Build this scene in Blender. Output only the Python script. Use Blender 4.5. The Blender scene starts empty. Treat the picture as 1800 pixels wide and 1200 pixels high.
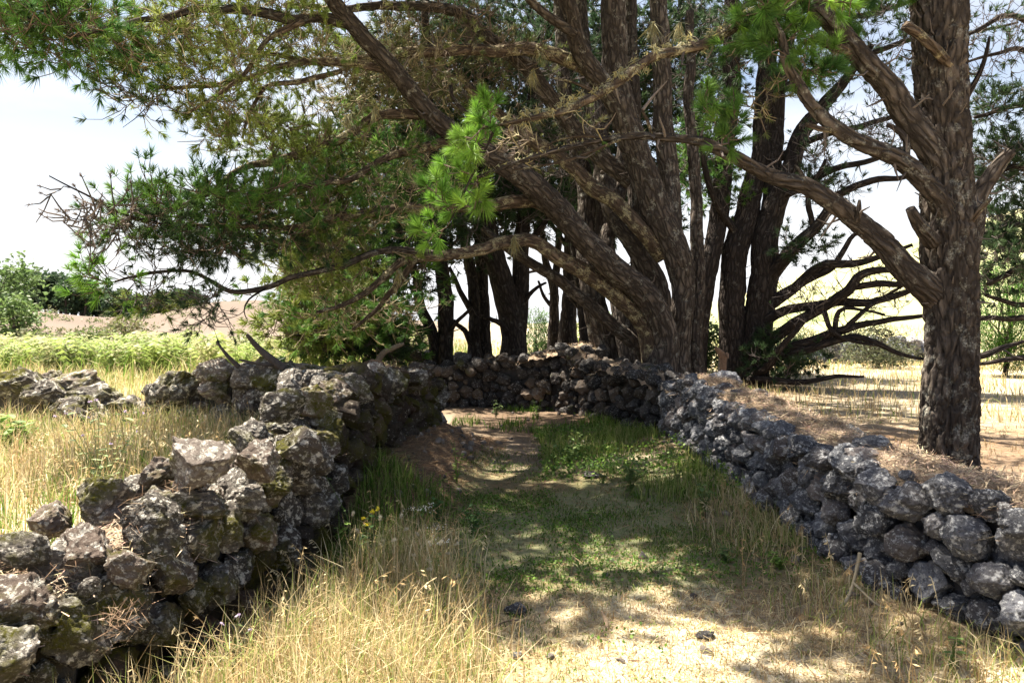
import bpy, bmesh, math, random
import numpy as np
from mathutils import Vector, Matrix, Euler

# ------------------------------------------------------------------ camera, sky, sun, exposure
scene = bpy.context.scene
FPX, HV, EYE = 1300.0, 560.0, 1.60          # focal length in photo pixels, horizon row, eye height
cam_d = bpy.data.cameras.new('camera'); cam = bpy.data.objects.new('camera', cam_d)
scene.collection.objects.link(cam); scene.camera = cam
cam.location = (0, 0, EYE); cam.rotation_euler = (math.radians(90), 0, 0)
cam_d.sensor_width = 36; cam_d.lens = FPX / 1800 * 36
cam_d.shift_y = -(600 - HV) / 1800
cam_d.clip_start = 0.05; cam_d.clip_end = 5000

SUN_EL, SUN_AZ = 65.0, -52.0                # azimuth from +Y, negative = to the camera's left
world = bpy.data.worlds.new('World'); scene.world = world; world.use_nodes = True
wn, wl = world.node_tree.nodes, world.node_tree.links
wn.clear()
w_out = wn.new('ShaderNodeOutputWorld'); w_bg = wn.new('ShaderNodeBackground'); w_sky = wn.new('ShaderNodeTexSky')
w_sky.sky_type = 'NISHITA'; w_sky.sun_disc = False
w_sky.sun_elevation = math.radians(SUN_EL); w_sky.sun_rotation = math.radians(SUN_AZ)
w_sky.air_density = 1.0; w_sky.dust_density = 2.5; w_sky.ozone_density = 1.4
# thin bright cloud veil, the same all round the sky
w_tc = wn.new('ShaderNodeTexCoord'); w_map = wn.new('ShaderNodeMapping'); w_map.inputs['Scale'].default_value = (1.0, 1.0, 2.6)
w_noi = wn.new('ShaderNodeTexNoise'); w_noi.inputs['Scale'].default_value = 1.7; w_noi.inputs['Detail'].default_value = 6; w_noi.inputs['Roughness'].default_value = 0.55
w_rmp = wn.new('ShaderNodeMapRange'); w_rmp.inputs[1].default_value = 0.46; w_rmp.inputs[2].default_value = 0.78
w_mix = wn.new('ShaderNodeMix'); w_mix.data_type = 'RGBA'
w_mix.inputs[7].default_value = (6.0, 6.05, 6.2, 1)
wl.new(w_tc.outputs['Generated'], w_map.inputs[0]); wl.new(w_map.outputs[0], w_noi.inputs['Vector'])
# the veil thickens to a white haze towards the horizon, evenly all round
w_sep = wn.new('ShaderNodeSeparateXYZ'); w_hz = wn.new('ShaderNodeMapRange'); w_hz.interpolation_type = 'SMOOTHSTEP'
w_hz.inputs[1].default_value = 0.05; w_hz.inputs[2].default_value = 0.32; w_hz.inputs[3].default_value = 1.0; w_hz.inputs[4].default_value = 0.0
w_max = wn.new('ShaderNodeMath'); w_max.operation = 'MAXIMUM'
wl.new(w_tc.outputs['Generated'], w_sep.inputs[0]); wl.new(w_sep.outputs[2], w_hz.inputs[0])
wl.new(w_noi.outputs[0], w_rmp.inputs[0]); wl.new(w_rmp.outputs[0], w_max.inputs[0]); wl.new(w_hz.outputs[0], w_max.inputs[1]); wl.new(w_max.outputs[0], w_mix.inputs[0])
wl.new(w_sky.outputs[0], w_mix.inputs[6]); wl.new(w_mix.outputs[2], w_bg.inputs[0])
w_bg.inputs[1].default_value = 0.05
wl.new(w_bg.outputs[0], w_out.inputs[0])

sun_d = bpy.data.lights.new('sun', 'SUN'); sun = bpy.data.objects.new('sun', sun_d)
scene.collection.objects.link(sun)
sun_d.energy = 5.0; sun_d.angle = math.radians(0.53); sun_d.color = (1.0, 0.93, 0.80)
_az, _el = math.radians(SUN_AZ), math.radians(SUN_EL)
SUN_DIR = Vector((math.sin(_az) * math.cos(_el), math.cos(_az) * math.cos(_el), math.sin(_el)))
sun.rotation_euler = SUN_DIR.to_track_quat('Z', 'Y').to_euler()
sun.location = (0, 0, 30)

vs = scene.view_settings
vs.view_transform = 'Standard'; vs.look = 'None'; vs.gamma = 1.0; vs.use_curve_mapping = False
vs.exposure = 2.1
scene.cycles.max_bounces = 4; scene.cycles.diffuse_bounces = 3; scene.cycles.glossy_bounces = 1; scene.cycles.transmission_bounces = 2
scene.cycles.use_denoising = True

rng = np.random.default_rng(7)
random.seed(7)

# ------------------------------------------------------------------ helpers
def P(u, v, d):
    """A point d metres ahead that shows at photo pixel (u, v)."""
    return np.array(((u - 900) / FPX * d, d, EYE + (HV - v) / FPX * d))

def sstep(a, b, x):
    t = np.clip((x - a) / (b - a), 0, 1); return t * t * (3 - 2 * t)

def _hash(i, j, k, s):
    n = (i.astype(np.int64) * 374761393 + j.astype(np.int64) * 668265263 + k.astype(np.int64) * 2147483647 + s * 974634777) & 0xffffffff
    n = ((n ^ (n >> 13)) * 1274126177) & 0xffffffff
    n = ((n ^ (n >> 16)) * 2246822519) & 0xffffffff
    return ((n ^ (n >> 15)) & 0xffffff) / float(0xffffff)

def vnoise(p, s=0):
    p = np.asarray(p, float); i = np.floor(p).astype(np.int64); f = p - i; f = f * f * (3 - 2 * f)
    out = 0
    for a in (0, 1):
        for b in (0, 1):
            for c in (0, 1):
                w = (f[..., 0] if a else 1 - f[..., 0]) * (f[..., 1] if b else 1 - f[..., 1]) * (f[..., 2] if c else 1 - f[..., 2])
                out = out + w * _hash(i[..., 0] + a, i[..., 1] + b, i[..., 2] + c, s)
    return out * 2 - 1

def fbm(p, octv=4, s=0):
    p = np.asarray(p, float); a, t = 0.5, 0
    for o in range(octv):
        t = t + a * vnoise(p, s + o * 17); p = p * 2.03; a *= 0.5
    return t

def worley(p, s=0):
    p = np.asarray(p, float); i = np.floor(p).astype(np.int64)
    f1 = np.full(p.shape[:-1], 9.0); f2 = f1.copy()
    for a in (-1, 0, 1):
        for b in (-1, 0, 1):
            for c in (-1, 0, 1):
                x, y, z = i[..., 0] + a, i[..., 1] + b, i[..., 2] + c
                d = np.sqrt((x + _hash(x, y, z, s) - p[..., 0]) ** 2 + (y + _hash(x, y, z, s + 5) - p[..., 1]) ** 2 + (z + _hash(x, y, z, s + 9) - p[..., 2]) ** 2)
                f2 = np.where(d < f1, f1, np.minimum(f2, d)); f1 = np.minimum(f1, d)
    return f1, f2

def n2(x, y, sc, octv=3, s=0):
    return fbm(np.stack([x * sc, y * sc, np.full_like(x * 1.0, 3.7 + s)], -1), octv, s)

def unit(v):
    return v / np.maximum(np.linalg.norm(v, axis=-1, keepdims=True), 1e-9)

def mesh_np(name, V, F, mat=None, col=None, smooth=False, attr=None):
    """V (n,3); F one (m,k) array or a list of them."""
    Fs = [np.asarray(f) for f in (F if isinstance(F, list) else [F]) if len(f)]
    me = bpy.data.meshes.new(name)
    V = np.ascontiguousarray(V, dtype=np.float32)
    me.vertices.add(len(V)); me.vertices.foreach_set('co', V.ravel())
    li = np.concatenate([f.ravel() for f in Fs]).astype(np.int32)
    tot = np.concatenate([np.full(len(f), f.shape[1], np.int32) for f in Fs])
    st = np.concatenate([[0], np.cumsum(tot)[:-1]]).astype(np.int32)
    me.loops.add(len(li)); me.loops.foreach_set('vertex_index', li)
    me.polygons.add(len(tot)); me.polygons.foreach_set('loop_start', st)
    me.polygons.foreach_set('use_smooth', np.full(len(tot), smooth, bool))
    me.update(calc_edges=True)
    if col is not None:
        c = np.ones((len(V), 4), np.float32); c[:, :3] = col
        me.attributes.new('Col', 'FLOAT_COLOR', 'POINT').data.foreach_set('color', c.ravel())
    if attr is not None:
        me.attributes.new('bark', 'FLOAT_VECTOR', 'POINT').data.foreach_set('vector', np.ascontiguousarray(attr, np.float32).ravel())
    if mat is not None: me.materials.append(mat)
    return me

def link(o):
    scene.collection.objects.link(o); return o

def tag(o, label=None, cat=None, group=None, kind=None):
    if label: o['label'] = label
    if cat: o['category'] = cat
    if group: o['group'] = group
    if kind: o['kind'] = kind
    return o

def thing(name, label, cat, loc, group=None):
    o = link(bpy.data.objects.new(name, None)); o.location = tuple(float(c) for c in loc); o.empty_display_size = 0.2
    return tag(o, label, cat, group)

def part(name, me, parent, kind=None, label=None):
    """A mesh in world coordinates parented under a thing (or a part)."""
    o = link(bpy.data.objects.new(name, me)); o.parent = parent
    base = Vector((0, 0, 0)); q = parent
    while q is not None:
        base += q.location; q = q.parent
    o.location = -base
    return tag(o, label=label, kind=kind)

def single(name, me, label, cat, origin, group=None, kind=None):
    """A top-level thing that is one mesh given in world coordinates."""
    o = link(bpy.data.objects.new(name, me))
    off = Vector(tuple(float(c) for c in origin)); me.transform(Matrix.Translation(-off)); o.location = off
    return tag(o, label, cat, group, kind)

class MB:
    """Collects vertex/face arrays into one mesh."""
    def __init__(s): s.V, s.Q, s.T, s.C, s.A, s.n = [], [], [], [], [], 0
    def add(s, V, F, col=None, attr=None):
        V = np.asarray(V, float).reshape(-1, 3); F = np.asarray(F) + s.n
        (s.Q if F.shape[1] == 4 else s.T).append(F)
        s.V.append(V); s.n += len(V)
        if col is not None: s.C.append(np.broadcast_to(np.asarray(col, float), (len(V), 3)))
        if attr is not None: s.A.append(attr)
    def mesh(s, name, mat, smooth=False):
        F = ([np.concatenate(s.Q)] if s.Q else []) + ([np.concatenate(s.T)] if s.T else [])
        return mesh_np(name, np.concatenate(s.V), F, mat, np.concatenate(s.C) if s.C else None, smooth, np.concatenate(s.A) if s.A else None)

# ---- node material helper
class NT:
    def __init__(s, name):
        s.m = bpy.data.materials.new(name); s.m.use_nodes = True
        s.t = s.m.node_tree; s.t.nodes.clear()
        s.out = s.t.nodes.new('ShaderNodeOutputMaterial')
    def n(s, typ, **kw):
        o = s.t.nodes.new('ShaderNode' + typ)
        for k, v in kw.items():
            if isinstance(k, str) and hasattr(o, k) and k not in ('inputs',): setattr(o, k, v)
        return o
    def l(s, a, b): s.t.links.new(a, b)
    def attr(s, name): o = s.n('Attribute'); o.attribute_name = name; return o
    def noise(s, vec, scale, detail=4, rough=0.55, dim='3D', w=None):
        o = s.n('TexNoise'); o.noise_dimensions = dim
        o.inputs['Scale'].default_value = scale; o.inputs['Detail'].default_value = detail; o.inputs['Roughness'].default_value = rough
        if vec is not None: s.l(vec, o.inputs['Vector'])
        if w is not None: s.l(w, o.inputs['W'])
        return o.outputs[0]
    def rng(s, val, a, b, c=0.0, d=1.0):
        o = s.n('MapRange'); s.l(val, o.inputs[0])
        for i, x in enumerate((a, b, c, d)): o.inputs[i + 1].default_value = x
        return o.outputs[0]
    def mix(s, f, a, b, blend='MIX'):
        o = s.n('Mix'); o.data_type = 'RGBA'; o.blend_type = blend
        for sock, v in ((o.inputs[0], f), (o.inputs[6], a), (o.inputs[7], b)):
            if hasattr(v, 'node'): s.l(v, sock)
            elif isinstance(v, (tuple, list)): sock.default_value = (*v, 1)
            else: sock.default_value = v
        return o.outputs[2]
    def math(s, op, a, b=None):
        o = s.n('Math'); o.operation = op
        for i, v in enumerate((a, b)):
            if v is None: continue
            if hasattr(v, 'node'): s.l(v, o.inputs[i])
            else: o.inputs[i].default_value = v
        return o.outputs[0]
    def bump(s, h, strength, dist):
        o = s.n('Bump'); o.inputs['Strength'].default_value = strength; o.inputs['Distance'].default_value = dist
        s.l(h, o.inputs['Height']); return o.outputs[0]
    def bsdf(s, col, rough=0.9, normal=None, spec=0.2):
        o = s.n('BsdfPrincipled')
        if hasattr(col, 'node'): s.l(col, o.inputs['Base Color'])
        else: o.inputs['Base Color'].default_value = (*col, 1)
        o.inputs['Roughness'].default_value = rough
        o.inputs['Specular IOR Level'].default_value = spec
        if normal is not None: s.l(normal, o.inputs['Normal'])
        return o.outputs[0]
    def done(s, sh): s.l(sh, s.out.inputs[0]); return s.m

def mat_leaf(name, trans=0.35, rough=0.55, spec=0.25):
    t = NT(name); a = t.attr('Col').outputs['Color']
    if spec > .2: d = t.bsdf(a, rough, None, spec)
    else:
        dd = t.n('BsdfDiffuse'); t.l(a, dd.inputs[0]); d = dd.outputs[0]
    tr = t.n('BsdfTranslucent'); t.l(a, tr.inputs[0])
    mx = t.n('MixShader'); mx.inputs[0].default_value = trans; t.l(d, mx.inputs[1]); t.l(tr.outputs[0], mx.inputs[2])
    return t.done(mx.outputs[0])

def mat_bark(name, c0, c1, lich, lich_amt, scale=15.0, bump=.9):
    t = NT(name); v = t.attr('bark').outputs['Vector']
    vo = t.n('TexVoronoi'); vo.feature = 'DISTANCE_TO_EDGE'; vo.inputs['Scale'].default_value = scale
    wob = t.n('VectorMath'); wob.operation = 'MULTIPLY_ADD'
    nn = t.n('TexNoise'); nn.inputs['Scale'].default_value = 12; nn.inputs['Detail'].default_value = 3; t.l(v, nn.inputs['Vector'])
    t.l(nn.outputs[1], wob.inputs[0]); wob.inputs[1].default_value = (.10, .10, .10); t.l(v, wob.inputs[2])
    t.l(wob.outputs[0], vo.inputs['Vector'])
    crack = t.rng(vo.outputs[0], 0.0, 0.30)
    fine = t.noise(v, 45, 5, 0.65)
    big = t.noise(v, 3.0, 4)
    col = t.mix(t.rng(fine, .3, .75), c0, c1)
    col = t.mix(t.rng(big, .4, .7, 0, .7), col, tuple(x * 1.5 for x in c1))
    col = t.mix(crack, tuple(x * .8 for x in c0), col)
    geo = t.n('NewGeometry'); pos = geo.outputs['Position']
    lm = t.noise(pos, 7.0, 6, 0.7)
    col = t.mix(t.math('MULTIPLY', t.rng(lm, .62 - .2 * lich_amt, .72 - .2 * lich_amt), t.rng(t.noise(pos, 60, 2), .35, .6)), col, lich)
    h = t.math('ADD', t.math('MULTIPLY', crack, 1.0), t.math('MULTIPLY', fine, .5))
    return t.done(t.bsdf(col, 1.0, t.bump(h, bump, .03), .03))

def mat_stone(name, dark, mid, lichen, lich_lo, moss, moss_amt, warm=(.2, .15, .11)):
    t = NT(name)
    tc = t.n('TexCoord'); oi = t.n('ObjectInfo'); v = tc.outputs['Object']
    w = t.math('MULTIPLY', oi.outputs['Random'], 60.0)
    geo = t.n('NewGeometry')
    n1 = t.noise(v, 1.6, 6, .6, '4D', w); n3 = t.noise(v, 9, 5, .7, '4D', w); n4 = t.noise(v, 34, 3, .6, '4D', w)
    col = t.mix(t.rng(n3, .3, .7), dark, mid)
    col = t.mix(t.rng(oi.outputs['Random'], .55, 1.0, 0, .8), col, warm)
    rv = t.n('CombineColor'); k_ = t.rng(t.math('FRACT', t.math('MULTIPLY', oi.outputs['Random'], 7.31)), 0, 1, .55, 1.3)
    for i_ in range(3): t.l(k_, rv.inputs[i_])
    col = t.mix(1.0, col, rv.outputs[0], 'MULTIPLY')
    lm = t.noise(v, 3.4, 8, .74, '4D', t.math('ADD', w, 11.0))
    vo = t.n('TexVoronoi'); vo.voronoi_dimensions = '4D'; vo.inputs['Scale'].default_value = 4.5; t.l(v, vo.inputs['Vector']); t.l(w, vo.inputs['W'])
    spot = t.rng(vo.outputs[0], .34, .24)
    spot = t.math('MULTIPLY', spot, t.rng(t.noise(v, 1.2, 2, .5, '4D', t.math('ADD', w, 3.0)), .5, .6))
    lf = t.math('MAXIMUM', t.rng(lm, lich_lo, lich_lo + .07), t.math('MULTIPLY', spot, .85))
    lf = t.math('MULTIPLY', lf, t.rng(n4, .28, .5, .25, 1.0))
    col = t.mix(lf, col, lichen)
    mm = t.noise(geo.outputs['Position'], 2.6, 6, .65)
    col = t.mix(t.math('MULTIPLY', t.rng(mm, .66 - .25 * moss_amt, .76 - .25 * moss_amt), t.rng(n3, .3, .55)), col, moss)
    h = t.math('ADD', t.math('MULTIPLY', n3, .7), t.math('MULTIPLY', n4, .5))
    return t.done(t.bsdf(col, 1.0, t.bump(h, 1.0, .04), .02))

def mat_col(name, rough=.9, nscale=30, namt=.35, bumpd=.01, spec=.15):
    """Vertex colour with grain."""
    t = NT(name); a = t.attr('Col').outputs['Color']; geo = t.n('NewGeometry')
    n1 = t.noise(geo.outputs['Position'], nscale, 6, .7)
    col = t.mix(1.0, a, t.mix(t.rng(n1, .25, .75), (1 - namt,) * 3, (1 + namt,) * 3), 'MULTIPLY')
    return t.done(t.bsdf(col, rough, t.bump(n1, .6, bumpd), spec))

M = {}
M['needle'] = mat_leaf('pine_needles', .36, .6, .22)
M['leaf'] = mat_leaf('green_leaf', .42)
M['grass'] = mat_leaf('grass_blade', .38, .7, .15)
M['twig'] = mat_col('twig_bark', .95, 40, .3, .004, .08)
M['bark'] = mat_bark('pine_bark', (.046, .038, .033), (.128, .104, .086), (.27, .26, .22), .36)
M['bark_lichen'] = mat_bark('pine_bark_lichen', (.070, .052, .040), (.150, .112, .082), (.38, .34, .21), .62)
M['bark_far'] = mat_bark('pine_bark_grey', (.032, .027, .025), (.074, .060, .051), (.18, .17, .15), .2)
M['stone_r'] = mat_stone('grey_lava_stone', (.066, .068, .080), (.265, .268, .292), (.60, .60, .60), .525, (.10, .11, .05), .1, (.21, .175, .16))
M['stone_l'] = mat_stone('mossy_lava_stone', (.060, .053, .048), (.230, .202, .175), (.68, .64, .56), .515, (.10, .096, .020), .60, (.25, .19, .155))
M['stone_m'] = mat_stone('mossy_shade_stone', (.045, .036, .030), (.120, .098, .080), (.42, .38, .31), .57, (.085, .080, .018), .75, (.13, .085, .065))  # real moss, plus shade of the left wall's far half painted into the colour
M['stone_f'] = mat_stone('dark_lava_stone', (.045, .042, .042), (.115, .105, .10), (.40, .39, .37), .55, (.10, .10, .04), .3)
M['core'] = mat_col('rubble_core', .97, 18, .5, .04)
M['litter'] = mat_col('needle_litter_mound', .97, 70, .75, .02)
M['ground'] = mat_col('ground_soil', .97, 24, .35, .015)
M['wood'] = mat_col('dead_wood', .9, 50, .35, .003)
# ------------------------------------------------------------------ ground (one sheet to the horizon)
LW_FRONT = [(-1.98, 1.6), (-1.74, 2.6), (-1.46, 3.5), (-1.24, 4.8), (-1.20, 6.2), (-1.08, 7.8), (-0.84, 9.3)]
RW_FRONT = [(2.62, 1.6), (2.30, 3.2), (2.04, 4.0), (1.97, 4.8), (2.00, 6.2), (1.98, 8.6), (1.96, 9.8)]
FW_FRONT = [(2.05, 9.95), (1.62, 10.9), (1.18, 12.0), (0.70, 12.9), (0.0, 13.35), (-0.75, 13.4), (-1.5, 13.2)]

def front_x(path, y):
    p = np.array(path); return np.interp(y, p[:, 1], p[:, 0])

def height(x, y):
    x = np.asarray(x, float); y = np.asarray(y, float)
    lx = front_x(LW_FRONT, np.clip(y, 1.6, 9.3)); rx = front_x(RW_FRONT, np.clip(y, 1.6, 9.8))
    near = 1 - sstep(18, 30, y)
    left = sstep(-.25, -.9, x - lx) * (1 - .9 * sstep(9.0, 10.5, y) * sstep(-3.0, -1.5, x))
    right = sstep(.15, .75, x - rx) * (1 - .8 * sstep(9.0, 11.5, y) * sstep(3.2, 2.2, x))
    h = near * (0.34 * left + 0.24 * right)
    lane = (1 - left) * (1 - right) * near
    # earth bank along the foot of the left wall, worn hollow along the path
    h = h + lane * 0.34 * sstep(5.0, 6.2, y) * (1 - sstep(8.8, 9.8, y)) * sstep(.85, .05, x - lx)
    h = h + lane * (0.05 * n2(x, y, 5.0, 4, 8) + .03 * n2(x, y, 13.0, 3, 9)) * sstep(5.0, 5.8, y) * (1 - sstep(9.2, 10, y)) * sstep(1.0, .5, x - lx)
    h = h + lane * 0.10 * sstep(.55, .0, rx - x) * (1 - sstep(9, 10.5, y))
    h = h - lane * 0.03 * np.exp(-((x - .2) / .5) ** 2)
    h = h + near * (0.035 * n2(x, y, .9, 3, 1) + 0.02 * n2(x, y, 3.5, 3, 2) + .012 * n2(x, y, 11, 2, 4) * (1 - sstep(12, 20, y)))
    # far slopes
    a = x / np.maximum(y, 4.0)
    zl = np.interp(a, [-1.2, -.65, -.59, -.52, -.46, -.40, -.34, -.22, 0.05], [3.0, 2.5, 1.9, 1.4, 2.2, 3.2, 3.4, 1.6, 0.2])
    h = h + zl * sstep(28, 72, y) * sstep(0.05, -.15, a)
    zr = np.interp(a, [.02, .12, .24, .33, .38, .46, .55, .70, 1.1], [0., .8, 3.5, 7.0, 10.0, 12.8, 17.5, 23., 30.])
    h = h + zr * sstep(26, 150, y)
    h = h + sstep(25, 60, y) * 0.35 * n2(x, y, .06, 3, 6)
    h = h - sstep(180, 600, y) * 0.06 * (y - 180) * 0.5
    return h

def H1(x, y): return float(height(np.array([x]), np.array([y]))[0])

def ground_color(x, y):
    lx = front_x(LW_FRONT, np.clip(y, 1.6, 9.3)); rx = front_x(RW_FRONT, np.clip(y, 1.6, 9.8))
    m = n2(x, y, 1.1, 4, 21) ; m2 = n2(x, y, 4.0, 3, 23)
    straw = np.array((.39, .335, .24)); soil = np.array((.13, .09, .062)); litter = np.array((.17, .115, .075)); green = np.array((.075, .105, .028))
    def mixc(c, d, f): return c * (1 - f[:, None]) + np.asarray(d) * f[:, None]
    c = np.tile(straw, (len(x), 1))
    c = mixc(c, (.30, .24, .13), sstep(-.2, .4, m + m2 * .5))
    inlane = (x > lx - .1) & (x < rx + .1) & (y < 14)
    # path: pale trodden straw in front, green-brown in the middle, bare earth further on
    f = inlane * sstep(4.0, 4.6, y) * (1 - sstep(7.5, 9, y)); c = mixc(c, green * .9 + soil * .25, f * .75)
    f = inlane * sstep(-.1, .35, m) * .5; c = mixc(c, soil * 1.3, f)
    f = inlane * sstep(7.0, 9.0, y) * np.exp(-((x - .15) / .55) ** 2); c = mixc(c, (.19, .145, .105), f)
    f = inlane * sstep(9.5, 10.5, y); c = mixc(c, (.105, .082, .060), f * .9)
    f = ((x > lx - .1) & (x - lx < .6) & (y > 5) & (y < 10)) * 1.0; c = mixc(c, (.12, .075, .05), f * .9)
    # needle litter under the right-hand pines
    under = sstep(.2, .8, x - rx) * sstep(2, 4, y) * (1 - sstep(9.5, 12.5, y + .3 * x + .8 * m)); c = mixc(c, litter, under * .9)
    und2 = np.exp(-(((x - 1.5) / 5) ** 2 + ((y - 15) / 4) ** 2)); c = mixc(c, litter * .8, np.clip(und2 * 1.5, 0, .9))
    # fields
    lf = sstep(-2.5, -4, x) * sstep(6, 12, y) * (1 - sstep(32, 42, y)); c = mixc(c, (.22, .26, .08), lf * .7)
    a = x / np.maximum(y, 1)
    br = sstep(30, 42, y) * sstep(.0, -.15, a); c = mixc(c, np.array((.135, .102, .080)), br)
    c = mixc(c, (.17, .132, .105), br * sstep(.0, .4, n2(x, y, .12, 4, 40)) * .8)
    rh = sstep(22, 50, y) * sstep(.02, .16, a); c = mixc(c, (.30, .31, .15), rh * .85)
    c = mixc(c, (.38, .33, .20), rh * sstep(-.05, .3, n2(x, y * 2.2, .035, 4, 41)) * .9)
    c = mixc(c, (.16, .21, .07), rh * sstep(.12, .3, n2(x, y * 2.5, .05, 4, 42)) * .8)
    return np.clip(c, .01, .9)

def axis(lo, hi, fine_lo, fine_hi, step, growth):
    out = list(np.arange(fine_lo, fine_hi, step)); s, v = step, fine_hi
    while v < hi: out.append(v); s *= growth; v += s
    out.append(hi); s, v = step, fine_lo - step
    while v > lo: out.insert(0, v); s *= growth; v -= s
    out.insert(0, lo); return np.array(out)
gx = axis(-700, 900, -2.6, 3.2, .07, 1.09); gy = axis(-30, 1500, 2.6, 11, .075, 1.065)
GX, GY = np.meshgrid(gx, gy); nx, ny = len(gx), len(gy)
gV = np.stack([GX.ravel(), GY.ravel(), height(GX.ravel(), GY.ravel())], -1)
ii = (np.arange(ny - 1)[:, None] * nx + np.arange(nx - 1)[None, :]).ravel()
gF = np.stack([ii, ii + 1, ii + 1 + nx, ii + nx], -1)
ground = link(bpy.data.objects.new('ground', mesh_np('ground', gV, gF, M['ground'], ground_color(gV[:, 0], gV[:, 1]), True)))
tag(ground, 'dry grassy ground with a trodden earth path between the stone walls', 'ground', kind='structure')

# ------------------------------------------------------------------ stones and walls
def stone_mesh(name, seed, sub, cuts=11, lo=.45, hi=.82):
    bm = bmesh.new(); bmesh.ops.create_icosphere(bm, subdivisions=sub, radius=1)
    V = np.array([v.co[:] for v in bm.verts]); F = np.array([[v.index for v in f.verts] for f in bm.faces]); bm.free()
    r = np.random.default_rng(seed); p = V.copy()
    for _ in range(cuts):
        n = unit(r.normal(size=3)); o = r.uniform(lo, hi); s = p @ n
        p = p - np.outer(np.clip(s - o, 0, None) * .98, n)
    nrm = unit(p)
    d = .07 * fbm(nrm * 1.7 + seed * 3.1, 3, seed) + .17 * fbm(p * 4.5 + seed, 5, seed + 1)
    f1, f2 = worley(p * 3.4 + seed * 1.7, seed); d += -.09 * sstep(.30, .08, f1) + .05 * sstep(.0, .35, f2 - f1)
    f1, _ = worley(p * 7.5 + seed * .7, seed + 3); d += -.045 * sstep(.32, .1, f1)
    p = p + nrm * d[:, None]
    p -= (p.max(0) + p.min(0)) / 2; p /= (p.max(0) - p.min(0)) / 2
    return mesh_np(name, p, F, None, None, True)

STONES = {}
def stones_for(key, mat, n, sub, seed0):
    STONES[key] = []
    for i in range(n):
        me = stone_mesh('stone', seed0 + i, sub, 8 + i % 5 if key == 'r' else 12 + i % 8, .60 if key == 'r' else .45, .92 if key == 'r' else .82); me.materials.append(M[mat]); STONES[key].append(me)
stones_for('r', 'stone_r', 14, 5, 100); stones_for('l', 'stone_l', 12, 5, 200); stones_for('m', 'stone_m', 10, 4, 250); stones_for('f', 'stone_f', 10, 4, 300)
LOW = {k: [stone_mesh('stone', 400 + i, 3) for i in range(6)] for k in 'x'}['x']

def resample(path, step):
    p = np.array(path, float); s = np.concatenate([[0], np.cumsum(np.linalg.norm(np.diff(p, axis=0), axis=1))])
    t = np.linspace(0, s[-1], max(2, int(s[-1] / step) + 1))
    return np.stack([np.interp(t, s, p[:, k]) for k in range(p.shape[1])], -1), t

def darts(L, hfun, size, r, smin=.5, smax=1.6, tries=12000, dens=.84, zlo=0.0):
    """Pack discs in the strip 0..L by 0..h."""
    pts = []
    sizes = np.sort(size * np.exp(r.uniform(math.log(smin), math.log(smax), tries)))[::-1]
    arr = np.zeros((0, 3))
    for q in sizes:
        s = r.uniform(0, L); h = hfun(s); z = r.uniform(zlo, max(zlo + .01, h))
        if z + q * .55 > h + .06: continue
        if len(arr) and np.any((arr[:, 0] - s) ** 2 + (arr[:, 1] - z) ** 2 < (dens * (arr[:, 2] + q)) ** 2): continue
        arr = np.vstack([arr, (s, z, q)])
    return arr

def put_stone(parent, key, loc, scl, r, tilt=.5, label=None):
    spare = PENDING.get(parent.name)
    if spare is not None:
        q_ = max(scl[:3]) / max(1.0, math.dist(loc, (0, 0, EYE)))
        spare.append((q_, key, tuple(float(x) for x in loc), tuple(scl[:3]), (r.uniform(-tilt, tilt), r.uniform(-tilt, tilt), scl[3] + r.uniform(-.4, .4)), int(r.integers(1000)))); return
    me = STONES[key][r.integers(len(STONES[key]))]
    o = link(bpy.data.objects.new('stone', me)); o.parent = parent
    o.location = Vector(tuple(loc)) - parent.location
    o.rotation_euler = (r.uniform(-tilt, tilt), r.uniform(-tilt, tilt), scl[3] + r.uniform(-.4, .4))
    f = r.integers(4)
    o.scale = (scl[0] * (-1 if f & 1 else 1), scl[1] * (-1 if f & 2 else 1), scl[2])
    return o

PENDING = {}
def flush_stones(parent, mat):
    rows = sorted(PENDING.pop(parent.name), key=lambda x: -x[0])
    for q_, key, loc, s, rot, k in rows[:290]:
        o = link(bpy.data.objects.new('stone', STONES[key][k % len(STONES[key])])); o.parent = parent
        o.location = Vector(loc) - parent.location; o.rotation_euler = rot; o.scale = s
    if rows[290:]:
        mb = MB()
        for q_, key, loc, s, rot, k in rows[290:]:
            me = LOW[k % 6]; V = np.array([v.co[:] for v in me.vertices]) * s; V = V @ np.array(Euler(rot).to_matrix()).T + np.array(loc)
            mb.add(V, np.array([p.vertices[:] for p in me.polygons]))
        part('small_stones', mb.mesh('small_stones', M[mat], True), parent, kind='stuff')
    return len(rows)

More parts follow.
